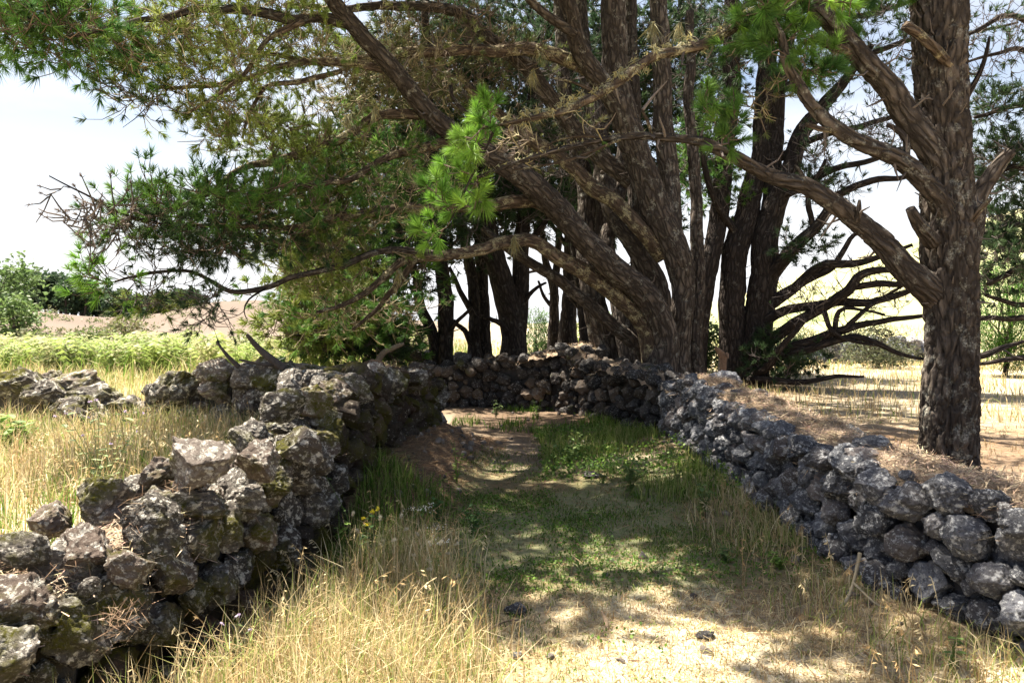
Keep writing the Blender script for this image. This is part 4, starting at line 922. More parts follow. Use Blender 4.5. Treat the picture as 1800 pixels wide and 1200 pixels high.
back_pine('paired narrow pine stems behind the low end of the curving wall', 17.5,
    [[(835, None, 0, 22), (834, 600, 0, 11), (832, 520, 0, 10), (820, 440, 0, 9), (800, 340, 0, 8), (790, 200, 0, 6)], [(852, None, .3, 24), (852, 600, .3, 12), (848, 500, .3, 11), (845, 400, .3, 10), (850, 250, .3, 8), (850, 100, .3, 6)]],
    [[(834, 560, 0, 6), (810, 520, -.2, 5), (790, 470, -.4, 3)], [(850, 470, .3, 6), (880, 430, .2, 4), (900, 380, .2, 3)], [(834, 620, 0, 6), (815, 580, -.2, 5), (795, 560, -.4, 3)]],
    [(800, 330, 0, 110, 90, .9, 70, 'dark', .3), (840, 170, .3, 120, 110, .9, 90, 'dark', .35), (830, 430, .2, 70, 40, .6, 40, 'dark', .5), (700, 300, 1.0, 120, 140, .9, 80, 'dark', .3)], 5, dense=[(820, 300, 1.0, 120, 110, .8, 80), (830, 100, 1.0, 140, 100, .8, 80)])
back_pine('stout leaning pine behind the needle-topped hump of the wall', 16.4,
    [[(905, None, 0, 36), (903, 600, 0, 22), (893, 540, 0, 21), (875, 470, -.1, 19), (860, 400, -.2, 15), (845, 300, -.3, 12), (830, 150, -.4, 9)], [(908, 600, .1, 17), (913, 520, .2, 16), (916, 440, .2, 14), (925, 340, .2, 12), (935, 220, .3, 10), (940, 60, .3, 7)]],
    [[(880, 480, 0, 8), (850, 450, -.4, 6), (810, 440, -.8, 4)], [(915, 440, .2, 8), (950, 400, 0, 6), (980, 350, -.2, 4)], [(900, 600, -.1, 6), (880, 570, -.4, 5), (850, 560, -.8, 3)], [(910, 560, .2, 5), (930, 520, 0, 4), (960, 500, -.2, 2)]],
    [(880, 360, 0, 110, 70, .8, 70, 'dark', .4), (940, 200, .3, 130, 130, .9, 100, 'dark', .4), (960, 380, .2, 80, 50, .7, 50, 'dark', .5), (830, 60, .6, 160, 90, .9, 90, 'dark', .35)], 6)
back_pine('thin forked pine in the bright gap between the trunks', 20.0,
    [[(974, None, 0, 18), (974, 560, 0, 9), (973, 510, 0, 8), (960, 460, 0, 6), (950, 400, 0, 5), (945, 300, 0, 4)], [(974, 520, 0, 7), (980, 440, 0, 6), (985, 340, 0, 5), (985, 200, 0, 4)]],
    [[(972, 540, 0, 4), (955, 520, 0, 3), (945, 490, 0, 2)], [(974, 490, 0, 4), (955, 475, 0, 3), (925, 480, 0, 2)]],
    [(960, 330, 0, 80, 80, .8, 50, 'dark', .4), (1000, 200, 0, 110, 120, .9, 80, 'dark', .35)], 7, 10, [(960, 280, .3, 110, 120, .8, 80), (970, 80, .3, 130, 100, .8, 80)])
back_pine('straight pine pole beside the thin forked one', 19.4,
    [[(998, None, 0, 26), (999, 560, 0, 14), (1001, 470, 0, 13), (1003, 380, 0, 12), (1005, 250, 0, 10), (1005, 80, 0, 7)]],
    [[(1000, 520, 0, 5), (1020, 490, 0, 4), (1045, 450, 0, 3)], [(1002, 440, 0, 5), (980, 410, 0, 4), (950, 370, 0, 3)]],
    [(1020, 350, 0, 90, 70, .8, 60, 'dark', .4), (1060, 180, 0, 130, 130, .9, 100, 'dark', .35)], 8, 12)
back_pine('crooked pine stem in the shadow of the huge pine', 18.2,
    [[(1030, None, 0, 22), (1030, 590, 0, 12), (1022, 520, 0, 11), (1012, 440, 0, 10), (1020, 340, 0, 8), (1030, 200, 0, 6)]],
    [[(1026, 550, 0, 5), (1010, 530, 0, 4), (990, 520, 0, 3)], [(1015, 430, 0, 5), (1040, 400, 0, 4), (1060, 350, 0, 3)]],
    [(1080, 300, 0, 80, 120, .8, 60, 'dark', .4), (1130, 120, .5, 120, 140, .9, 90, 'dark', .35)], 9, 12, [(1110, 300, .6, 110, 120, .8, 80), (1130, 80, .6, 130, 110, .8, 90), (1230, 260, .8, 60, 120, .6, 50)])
# pine out of frame on the right whose boughs reach in
po = Pine('pine_tree', 'dark pine at the frame edge reaching its boughs past the lone trunk', gbase(1960, 12.5), 10, 'bark_far')
po.limb([(1960, _v(12.5), 12.5, 40), (1955, 560, 12.5, 30), (1960, 400, 12.5, 28), (1950, 200, 12.5, 26), (1945, 0, 12.5, 22), (1940, -250, 12.5, 14)], 'trunk', 22, .08, .014, 8, flare=.3)
for rows in [[(1955, 470, 12.5, 10), (1880, 455, 12, 8), (1800, 470, 11.6, 6), (1740, 500, 11.3, 4)], [(1955, 560, 12.5, 9), (1860, 555, 12, 7), (1780, 560, 11.6, 5), (1725, 558, 11.4, 4)], [(1955, 380, 12.5, 10), (1860, 330, 12, 7), (1790, 290, 11.7, 5), (1735, 320, 11.5, 3)], [(1950, 250, 12.5, 9), (1850, 200, 12, 7), (1780, 190, 11.8, 5), (1715, 205, 11.6, 3)], [(1945, 120, 12.5, 9), (1840, 60, 12, 6), (1770, 30, 11.8, 5), (1700, 60, 11.6, 3)], [(1955, 500, 12.5, 8), (1880, 515, 12, 6), (1800, 535, 11.6, 5), (1735, 520, 11.4, 3)], [(1955, 600, 12.5, 8), (1860, 640, 12, 6), (1790, 630, 11.7, 5), (1720, 640, 11.5, 3)], [(1950, 420, 12.5, 8), (1850, 395, 12, 7), (1760, 400, 11.6, 4), (1715, 420, 11.5, 3)], [(1945, 30, 12.5, 8), (1850, 100, 12, 6), (1780, 90, 11.8, 4), (1700, 110, 11.5, 2)]]:
    po.limb(rows, 'branch', 9, .1, 0, 8, wig=1.2)
G = po.grow; B_ = po.blob
G(B_(1755, 185, 11.7, 40, 22, .4), 30, 7, 20, .15, .009, 'dark', 'grey', .1)
G(B_(1780, 300, 11.7, 60, 45, .6), 60, 7, 18, .15, .009, 'dark', 'grey', .2)
G(B_(1775, 400, 11.7, 70, 40, .6), 60, 7, 18, .15, .009, 'dark', 'grey', .25)
G(B_(1775, 480, 11.6, 70, 45, .6), 50, 7, 16, .15, .009, 'dark', 'grey', .4)
G(B_(1770, 70, 11.7, 70, 50, .6), 40, 7, 12, .13, .009, 'dark', 'grey', .6)
G(B_(1880, 250, 12.2, 100, 160, .8), 80, 6, 14, .16, .012, 'dark', 'grey', .3)
po.finish()
print('needle tris', TRI[0], 'twig tris', TRI[1])
# ------------------------------------------------------------------ leafy crowns, far wood, shrubs
def leafquads(p, size, r, col, flat=.0, asp=.45):
    n = len(p); d = unit(r.normal(size=(n, 3)) * (1, 1, .7)); sd = unit(np.cross(d, r.normal(size=(n, 3)) + (0, 0, flat)))
    s = (size * r.uniform(.6, 1.3, n))[:, None]
    V = np.stack([p, p + d * s * .5 + sd * s * asp * .5, p + d * s, p + d * s * .5 - sd * s * asp * .5], 1).reshape(-1, 3)
    return V, np.arange(n * 4).reshape(-1, 4), np.repeat(col * r.uniform(.7, 1.3, (n, 1)), 4, 0)

def clumpy(c, ext, n_clump, n_leaf, r, rad):
    q = unit(r.normal(size=(n_clump, 3))) * r.uniform(.35, 1, (n_clump, 1)) ** .6; cc = np.asarray(c) + q * np.asarray(ext)
    p = np.repeat(cc, n_leaf, 0) + r.normal(size=(n_clump * n_leaf, 3)) * rad * (1, 1, .7)
    return cc, p

def leafy(name, label, cat, base, h, ext, zc, ncl, nlf, leaf, cols, seed, rad=.3, stem_r=.05, asp=.45, group=None, stems=1, needle=False):
    r = np.random.default_rng(seed); e = thing(name, label, cat, base, group); b = np.array(base)
    c = b + (0, 0, zc); cc, p = clumpy(c, ext, ncl, nlf, r, rad); p = p[p[:, 2] > b[2] + .02]
    cols = np.array(cols); col = cols[r.integers(len(cols), size=len(p))]
    mb = MB()
    if needle: V, F = needle_tris(p, len(p), leaf, leaf * asp, r, .8, .3); C = np.repeat(col * r.uniform(.7, 1.3, (len(p), 1)), 3, 0)
    else: V, F, C = leafquads(p, np.full(len(p), leaf), r, col, 0, asp)
    mb.add(V, F, C); part('crown', mb.mesh('crown', M['leaf']), e, kind='stuff')
    for k in range(stems):
        a = r.uniform(0, 6.28); top = c + np.array((math.cos(a), math.sin(a), 0)) * np.array(ext) * .35 * (stems > 1) + (0, 0, ext[2] * .5)
        ctrl = [(*(b + (math.cos(a) * stem_r, math.sin(a) * stem_r, -.1)), stem_r), (*((b + top) / 2 + r.normal(size=3) * .08 * h * .3), stem_r * .8), (*top, stem_r * .3)]
        cz = spline(ctrl, .3); V, F, C2, bk = tube(cz[:, :3], cz[:, 3], 8, 0, 8, seed + k)
        m2 = MB(); m2.V.append(V); m2.Q.append(F); m2.T.append(C2); m2.A.append(bk); m2.n = len(V); part('trunk', m2.mesh('trunk', M['bark_far'], True), e)
    # limbs out to some clumps
    k = min(14, len(cc)); q = cc[r.choice(len(cc), k, replace=False)]; s0 = np.stack([b + (0, 0, max(.1, zc - ext[2] * .6))] * k)
    tt = np.linspace(0, 1, 5)[None, :, None]; poly = s0[:, None] * (1 - tt) + q[:, None] * tt + r.normal(size=(k, 5, 3)) * .05 * tt * (1 - tt) * 4
    V, F, C = strands(poly, np.linspace(stem_r * .5, stem_r * .12, 5)[None] * np.ones((k, 1)), 4, np.tile((.10, .08, .065), (k, 1)))
    m3 = MB(); m3.add(V, F, C); part('limbs', m3.mesh('limbs', M['twig'], True), e, kind='stuff')
    return e

GR = [(.13, .20, .06), (.10, .16, .05), (.17, .23, .07)]
def gp(u, d): x = (u - 900) / FPX * d; return (x, d, H1(x, d) - .05)
leafy('broadleaf_tree', 'pale green broadleaf tree at the edge of the fern field', 'tree', gp(-15, 44), 5, (2.4, 2.2, 2.3), 2.6, 60, 55, .34, [(.12, .19, .06), (.16, .23, .08), (.10, .15, .06)], 401, .42, .12, .5)
leafy('broadleaf_tree', 'small round broadleaf tree in front of the far wood', 'tree', gp(28, 40), 3, (1.1, 1.1, 1.1), 1.2, 24, 50, .26, [(.12, .19, .06), (.15, .21, .07)], 402, .3, .07, .5)
leafy('pine_sapling', 'bright green young pine seen past the lone trunk', 'pine tree', gp(1768, 17.5), 3, (.95, .8, 1.35), 1.5, 80, 90, .19, [(.07, .17, .025), (.10, .21, .03), (.055, .13, .02)], 403, .17, .06, .12, needle=True)
leafy('pine_sapling', 'young green pine in the bright gap between the slim trunks', 'pine tree', gp(942, 21.5), 2, (.55, .5, .95), .95, 50, 60, .2, [(.10, .18, .05), (.08, .14, .04)], 404, .14, .04, .13, needle=True)
leafy('shrub', 'dark grey-green shrub behind the low crooked branches', 'shrub', gp(1545, 21.0), 2, (.95, .8, .6), .62, 60, 60, .10, [(.10, .12, .06), (.08, .09, .05), (.13, .13, .08)], 405, .2, .04, .4, stems=3)
leafy('shrub', 'dark bushy shrub at the foot of the dark pine clump', 'shrub', gp(1385, 15.6), 2, (.7, .6, .6), .65, 50, 60, .15, [(.05, .08, .03), (.065, .10, .035)], 406, .16, .04, .14, stems=3, needle=True)
leafy('shrub', 'dry greyish shrub in the sun beside the slim dark pine', 'shrub', gp(742, 19.5), 1, (.55, .5, .5), .55, 40, 50, .10, [(.28, .22, .15), (.22, .19, .13), (.25, .24, .13)], 407, .14, .03, .3, stems=3)
leafy('shrub', 'lime green bush glowing behind the crooked pine stem', 'shrub', gp(1048, 24), 1, (.8, .7, .9), .9, 40, 50, .16, [(.20, .27, .06), (.15, .22, .05)], 408, .2, .03, .4, stems=2)
leafy('shrub', 'round dark green bush on the brown slope beyond the ferns', 'shrub', gp(160, 34), 1, (.75, .7, .5), .5, 30, 50, .17, [(.13, .17, .05), (.10, .13, .04)], 409, .2, .04, .5, stems=2)
leafy('shrub', 'straggly brown-green bush standing up out of the ferns', 'shrub', gp(228, 24), 1, (.75, .7, .55), .85, 34, 40, .14, [(.16, .18, .07), (.18, .15, .09)], 410, .2, .04, .4, stems=3)
leafy('shrub', 'bright green low bush by the pale rubble wall', 'shrub', gp(1500, 27), 1, (1.1, .8, .4), .35, 30, 50, .16, [(.16, .25, .05), (.20, .28, .07)], 411, .2, .03, .5, stems=2)
leafy('shrub', 'dark bush tucked behind the trunk of the huge pine', 'shrub', gp(1238, 17), 1, (.5, .5, .7), .8, 40, 50, .14, [(.06, .10, .03), (.08, .13, .035)], 412, .15, .03, .3, stems=2)

leafy('shrub', 'squat olive bush among the straw at the far left', 'shrub', gp(70, 22), 1, (0.6, 0.5, 0.45), 0.45, 34, 44, .11, [(.20, .24, .09), (.16, .19, .07), (.24, .24, .12)], 420, .16, .03, .45, stems=3)
leafy('shrub', 'leafy green bush behind the short stone wall', 'shrub', gp(330, 26), 1, (0.72, 0.6, 0.54), 0.54, 34, 44, .11, [(.20, .24, .09), (.16, .19, .07), (.24, .24, .12)], 421, .16, .03, .45, stems=3)
leafy('shrub', 'small grey-green bush near the tumbled rubble wall', 'shrub', gp(120, 16), 1, (0.48, 0.4, 0.36000000000000004), 0.36000000000000004, 34, 44, .11, [(.20, .24, .09), (.16, .19, .07), (.24, .24, .12)], 422, .16, .03, .45, stems=3)
leafy('shrub', 'twiggy yellow-green bush below the drooping bough', 'shrub', gp(430, 20), 1, (0.6, 0.5, 0.45), 0.45, 34, 44, .11, [(.20, .24, .09), (.16, .19, .07), (.24, .24, .12)], 423, .16, .03, .45, stems=3)
def far_wood():
    r = np.random.default_rng(50); mb = MB(); tb = MB()
    for i in range(70):
        u = r.uniform(10, 345); d = r.uniform(84, 112); x, y, z = gp(u, d)
        topv = np.interp(u, [10, 40, 60, 95, 130, 200, 240, 300, 345], [484, 474, 470, 468, 484, 506, 508, 506, 530]) + r.uniform(-4, 16) + (d - 84) * .15
        top = EYE + (HV - topv) / FPX * d; h = max(2.2, top - z); b = np.array((x, y, z))
        cc, p = clumpy(b + (0, 0, h * .55), (h * .26, h * .26, h * .42), 26, 24, r, .36)
        V, F, C = leafquads(p, np.full(len(p), .55), r, np.array([(.050, .085, .040), (.065, .10, .045), (.04, .07, .035)])[r.integers(3, size=len(p))], 0, .5); mb.add(V, F, C)
        poly = np.stack([b, b + (r.normal() * .1, 0, h * .4), b + (r.normal() * .2, 0, h * .8)])[None]
        V, F, C = strands(poly, np.array([[.16, .12, .05]]), 5, np.array([(.10, .075, .06)])); tb.add(V, F, C)
    me = mb.mesh('far_wood', M['leaf']); o = single('far_wood', me, 'far-off dark pine wood on the skyline beyond the brown slope', 'wood', (-60, 95, 2), kind='stuff')
    t = tb.mesh('far_wood_trunks', M['twig'], True); q = link(bpy.data.objects.new('trunks', t)); q.parent = o; q.location = -o.location; q['kind'] = 'stuff'
far_wood()

def scrub():
    r = np.random.default_rng(55); mb = MB()
    for i in range(150):
        right = i < 90; y = r.uniform(38, 140) if right else r.uniform(34, 75); x = r.uniform(.2, .78) * y if right else r.uniform(-.72, -.28) * y
        if right and n2(np.array([x]), np.array([y]), .05, 3, 56)[0] < -.02: continue
        s = r.uniform(.25, .9); b = np.array((x, y, H1(x, y) + s * .2)); cc, p = clumpy(b, (s, s, s * .4), 6, 14, r, s * .25)
        V, F, C = leafquads(p, np.full(len(p), .22 * s + .06), r, np.array([(.15, .17, .07), (.20, .19, .10), (.11, .13, .05)])[r.integers(3, size=len(p))], 0, .5); mb.add(V, F, C)
    single('scrub', mb.mesh('scrub', M['leaf']), 'low scrub dotted over the far slopes', 'scrub', (0, 60, 0), kind='stuff')
scrub()

# ---- ferns on the left field
def fern_field():
    r = np.random.default_rng(60); mb = MB(); N = 5200
    y = 12 + 26 * r.uniform(size=N) ** 1.5; x = r.uniform(-.74, -.02, N) * y
    keep = (n2(x, y, .22, 3, 61) + .5 * n2(x, y, .9, 2, 62) > .10) & ~((y < 14) & (x > -4)) & (x / y < -.10 - .1 * (y < 20)); x, y = x[keep], y[keep]; N = len(x); z = height(x, y)
    nf = 4; b = np.repeat(np.stack([x, y, z], -1), nf, 0); K = 9
    a = r.uniform(0, 6.28, N * nf); d = np.stack([np.cos(a), np.sin(a), np.zeros_like(a)], -1); L = (r.uniform(.5, .95, N * nf) * np.repeat(.75 + .9 * np.clip(n2(x, y, .35, 3, 63) + .25, -.3, .8), nf))[:, None]
    t = np.linspace(.18, 1, K)
    sp = b[:, None] + d[:, None] * (L[:, None] * (t ** 1.3)[None, :, None] * .62) + np.array((0, 0, 1.0)) * (L[:, None] * (np.sin(t * 2.0) * .86)[None, :, None])
    sd = np.cross(d, (0, 0, 1.0))
    cols = np.array([(.27, .34, .09), (.34, .39, .13), (.22, .29, .08), (.38, .36, .19)])
    c = cols[r.integers(4, size=N)][np.repeat(np.arange(N), nf)]
    for side in (-1, 1):
        w = (L[:, None] * (.24 * (1 - t) ** .8 + .02)[None, :, None]) * side
        p0 = sp[:, :-1]; p1 = sp[:, 1:] ; w0 = w[:, :-1]
        tip = p0 + sd[:, None] * w0 + d[:, None] * np.abs(w0) * .35 - np.array((0, 0, 1.)) * np.abs(w0) * r.uniform(.1, .5)
        V = np.stack([p0, p0 * .45 + p1 * .55, tip], 2).reshape(-1, 3); mb.add(V, np.arange(len(V)).reshape(-1, 3), np.repeat(np.repeat(c, K - 1, 0) * r.uniform(.75, 1.25, (len(c) * (K - 1), 1)), 3, 0))
    single('ferns', mb.mesh('ferns', M['leaf']), 'sunlit yellow-green bracken ferns filling the field behind the walls', 'ferns', (-5, 15, 0), kind='stuff')
fern_field()

# ------------------------------------------------------------------ grasses
def blades(p, h, w, r, col, lean=.5, segs=2):
    n = len(p); a = r.uniform(0, 6.28, n); d = np.stack([np.cos(a), np.sin(a), np.zeros(n)], -1); f = r.uniform(0, 6.28, n)
    sd = np.stack([np.cos(f), np.sin(f), np.zeros(n)], -1) * (w / 2)[:, None]; ln = (np.abs(r.normal(size=n)) * lean)[:, None]; h = h[:, None]
    z = np.array((0, 0, 1.0)); m = p + z * h * .55 + d * h * ln * .28; t = p + z * h * np.maximum(.25, 1 - .35 * ln) + d * h * ln
    V = np.stack([p - sd, p + sd, m - sd * .75, m + sd * .75, t], 1).reshape(-1, 3)
    k = np.arange(n)[:, None] * 5; F = np.concatenate([k + (0, 1, 3), k + (0, 3, 2), k + (2, 3, 4)], 0)
    return V, F, np.repeat(col, 5, 0)

STRAW = np.array([(.60, .49, .29), (.68, .58, .37), (.52, .40, .22), (.44, .31, .16)])
GREEN = np.array([(.075, .155, .022), (.115, .205, .030), (.055, .110, .020), (.14, .205, .042)])
PALE = np.array([(.28, .34, .10), (.38, .37, .14), (.22, .29, .08)])
def scatter(n, x0, x1, y0, y1, r, dens=None):
    x = r.uniform(x0, x1, n); y = r.uniform(y0, y1, n)
    if dens is not None:
        k = r.uniform(size=n) < dens(x, y); x, y = x[k], y[k]
    return np.stack([x, y, height(x, y) - .006], -1)
lxf = lambda y: front_x(LW_FRONT, np.clip(y, 1.6, 9.3))
rxf = lambda y: front_x(RW_FRONT, np.clip(y, 1.6, 9.8))
lane_ = lambda x, y: ((x > lxf(y) + .02) & (x < rxf(y) - .0)) * 1.0
gm = MB(); rg = np.random.default_rng(70)
def patch(n, box, dens, h, w, cols, lean=.5, mb=None):
    p = scatter(n, *box, rg, dens); k = len(p)
    hh = h[0] + (h[1] - h[0]) * rg.uniform(size=k) ** 1.3; c = cols[rg.integers(len(cols), size=k)] * rg.uniform(.75, 1.25, (k, 1))
    (mb or gm).add(*blades(p, hh, np.full(k, w) * rg.uniform(.7, 1.3, k), rg, c, lean))
MIX = np.vstack([STRAW, STRAW, GREEN]); SG = np.vstack([STRAW, PALE, GREEN])
# tall dry grass in front of the mossy wall
patch(42000, (-1.9, .3, 2.4, 5.4), lambda x, y: sstep(.05, .4, x - lxf(y)) * lane_(x, y) * sstep(.1, -.55, x + .18 * (y - 3.3)) * sstep(5.5, 4.7, y) * (.5 + n2(x, y, 2, 2, 71)), (.12, .42), .005, np.vstack([STRAW, STRAW * 1.1, PALE]), .55)
patch(9000, (-1.9, .3, 2.4, 5.2), lambda x, y: lane_(x, y) * sstep(.15, -.4, x + .15 * (y - 3.3)), (.05, .14), .006, SG, .8)
# trodden straw in front, low green turf further along the lane
patch(30000, (-.9, 2.6, 2.4, 5.0), lambda x, y: sstep(4.7, 4.2, y + .5 * n2(x, y, 1.4, 2, 178)) * lane_(x, y) * (.45 + .9 * n2(x, y, 1.6, 3, 72)), (.02, .07), .005, np.vstack([STRAW, STRAW, STRAW, PALE]), 1.3)
patch(9000, (-.9, 2.6, 2.4, 5.0), lambda x, y: lane_(x, y) * sstep(.0, .25, n2(x, y, 1.3, 3, 79)), (.03, .08), .005, GREEN, .7)
patch(60000, (-1.0, 2.2, 4.3, 9.5), lambda x, y: (1 - ((x - lxf(y) < .55) & (y > 5.2))) * lane_(x, y) * sstep(4.1, 4.8, y + .25 * n2(x, y, 1.5, 2, 78)) * sstep(-.25, .2, n2(x, y, 1.5, 3, 73)) * (1 - .85 * np.exp(-((x - .12) / .3) ** 2) * sstep(7, 8.5, y)), (.015, .05), .007, np.vstack([GREEN, GREEN * .8, PALE * .8]), .9)
patch(26000, (-1.0, 2.2, 4.3, 10.5), lambda x, y: (1 - ((x - lxf(y) < .55) & (y > 5.2))) * lane_(x, y) * sstep(-.05, .3, n2(x, y, 1.2, 3, 74)), (.02, .06), .006, np.vstack([GREEN, GREEN, STRAW * .55]), 1.3)
patch(40000, (-1.0, 2.4, 2.4, 5.0), lambda x, y: sstep(4.7, 4.2, y + .5 * n2(x, y, 1.4, 2, 178)) * lane_(x, y) * (.6 + .8 * n2(x, y, 2.2, 3, 172)), (.012, .045), .006, np.vstack([STRAW, STRAW, STRAW * .6]), 3.0)
# verge along the grey wall
patch(9000, (1.2, 2.3, 3.0, 7.0), lambda x, y: lane_(x, y) * sstep(.75, .1, rxf(y) - x) * sstep(-.3, .2, n2(x, y, 2, 2, 75)), (.06, .22), .005, np.vstack([STRAW, PALE]), .7)
patch(12000, (.35, 2.0, 6.4, 11.5), lambda x, y: lane_(x, y) * sstep(-.2, .25, n2(x, y, 1.4, 3, 76)), (.08, .26), .008, np.vstack([GREEN, PALE, PALE]), .6)
patch(5000, (-1.2, .1, 4.6, 6.3), lambda x, y: lane_(x, y) * sstep(.6, .1, x - lxf(y) - .2 ), (.08, .26), .007, np.vstack([GREEN * .9, PALE * .8]), .6)
patch(3500, (-.9, 1.5, 10.5, 13.3), lambda x, y: sstep(.0, .3, n2(x, y, 1.5, 3, 77)), (.06, .2), .011, GREEN, .6)
single('grass', gm.mesh('grass', M['grass']), 'short green and straw grass along the shaded path', 'grass', (0, 3, 0), kind='stuff')

gm2 = MB()
behind = lambda x, y: (x < lxf(y) - .75) * 1.0
patch(30000, (-6.0, -1.6, 2.6, 9.2), lambda x, y: behind(x, y) * (x > -.78 * y) * (.55 + n2(x, y, 1.2, 2, 81)), (.12, .42), .007, np.vstack([STRAW, STRAW, PALE]), .55, gm2)
patch(9000, (-6.0, -1.6, 2.6, 9.2), lambda x, y: behind(x, y) * sstep(.0, .3, n2(x, y, .8, 3, 82)), (.1, .36), .009, np.vstack([PALE, GREEN * 1.3]), .6, gm2)
patch(22000, (-13, -2.2, 9, 17), lambda x, y: (x > -.78 * y) * (.5 + n2(x, y, .6, 2, 83)), (.15, .5), .013, np.vstack([STRAW, PALE, STRAW]), .5, gm2)
patch(16000, (-25, -1, 14, 34), lambda x, y: (x > -.78 * y) * 1.0, (.25, .8), .025, np.vstack([STRAW, PALE, PALE, GREEN * 1.4]), .5, gm2)
single('dry_grass', gm2.mesh('dry_grass', M['grass']), 'tall dry grass in the sunny field left of the mossy wall', 'grass', (-3, 6, 0), kind='stuff')

gm3 = MB()
rightf = lambda x, y: (x > rxf(y) + .75) * (x < .8 * y + 1)
patch(9000, (2.6, 9.0, 3.5, 10), lambda x, y: rightf(x, y) * sstep(-.1, .35, n2(x, y, .9, 3, 91)), (.03, .12), .008, np.vstack([STRAW * .8, STRAW * .5]), 1.0, gm3)
patch(26000, (2.4, 17, 9.5, 24), lambda x, y: rightf(x, y) * sstep(9.5, 12, y + .25 * x) * (.5 + n2(x, y, .5, 2, 92)), (.06, .28), .014, np.vstack([STRAW, STRAW, PALE]), .6, gm3)
patch(12000, (-4, 34, 22, 46), lambda x, y: (x < .8 * y) * 1.0, (.1, .35), .035, np.vstack([STRAW, PALE]), .6, gm3)
patch(6000, (-3, 5, 13.8, 22), None, (.06, .25), .016, np.vstack([STRAW, PALE]), .6, gm3)
single('dry_grass', gm3.mesh('dry_grass', M['grass']), 'thin straw grass of the bright field beyond the pines', 'grass', (5, 12, 0), kind='stuff')

# creeping clover and small herbs in the lane
def herbs():
    r = np.random.default_rng(97); mb = MB()
    for n, box, dens, size in [(26000, (-.9, 2.0, 4.2, 9.0), lambda x, y: (1 - ((x - lxf(y) < .5) & (y > 5.2))) * lane_(x, y) * sstep(4.2, 4.8, y) * sstep(-.05, .25, n2(x, y, 1.7, 3, 98)), .020), (9000, (.3, 2.0, 6.2, 10.5), lambda x, y: lane_(x, y) * sstep(-.1, .2, n2(x, y, 1.3, 3, 99)), .035), (3000, (-1.2, 2.1, 3.0, 5.0), lambda x, y: lane_(x, y) * sstep(.15, .35, n2(x, y, 1.9, 3, 100)), .02)]:
        p = scatter(n, *box, r, dens); p[:, 2] += r.uniform(.01, .05 if size < .03 else .16, len(p)); V, F, C = leafquads(p, np.full(len(p), size), r, GREEN[r.integers(4, size=len(p))] * 1.15, 1.5, .8); mb.add(V, F, C)
    single('ground_herbs', mb.mesh('ground_herbs', M['leaf']), 'creeping green herbs and clover spread over the shaded lane', 'herbs', (0, 4, 0), kind='stuff')
herbs()

# fallen pine needles and twigs on the ground
def ground_litter():
    r = np.random.default_rng(95); mb = MB()
    for n, box, dens, L, w in [(12000, (-1.2, .2, 5.0, 10.0), lambda x, y: (x > lxf(y)) * (x - lxf(y) < .75), .13, .005), (30000, (-1.2, 2.3, 2.8, 13.0), lambda x, y: (x > lxf(y)) * (x < rxf(y) + .2) * (.45 + n2(x, y, 1.1, 2, 96)), .12, .005), (14000, (2.5, 8, 3, 11), lambda x, y: rightf(x, y) * 1.0, .16, .006)]:
        p = scatter(n, *box, r, dens) + (0, 0, .014); V, F = needle_tris(p, len(p), L, w, r, .12)
        c = np.array([(.34, .21, .12), (.42, .30, .18), (.20, .12, .08)])[r.integers(3, size=len(p))] * r.uniform(.6, 1.3, (len(p), 1)); mb.add(V, F, np.repeat(c, 3, 0))
    single('needle_litter', mb.mesh('needle_litter', M['grass']), 'fallen brown pine needles strewn over path and ground', 'pine needles', (0, 3, 0), kind='stuff')
ground_litter()

# broken stone chips on the earth bank and along the wall feet
def chips():
    r = np.random.default_rng(193); mb = MB()
    p = np.vstack([scatter(150, -1.0, -.1, 5.2, 9.5, r, lambda x, y: lane_(x, y) * (x - lxf(y) < .7)), scatter(60, 1.5, 2.1, 3.0, 9.5, r, lambda x, y: lane_(x, y) * (rxf(y) - x < .35)), scatter(50, -.6, 1.6, 9.0, 13, r), scatter(30, -.6, 1.8, 3.0, 5.0, r)])
    for q in p:
        me = LOW[r.integers(6)]; s = .012 + .035 * r.uniform() ** 2.5; V = np.array([v.co[:] for v in me.vertices]) * s * r.uniform(.6, 1.2, 3) @ np.array(Euler(tuple(r.uniform(0, 6, 3))).to_matrix()).T + q + (0, 0, s * .3)
        mb.add(V, np.array([f.vertices[:] for f in me.polygons]), np.array((.13, .11, .095)) * r.uniform(.6, 1.6))
    single('stone_chips', mb.mesh('stone_chips', M['core'], True), 'small broken stone chips scattered over the earth bank and lane', 'stone chips', (0, 5, 0), kind='stuff')
chips()

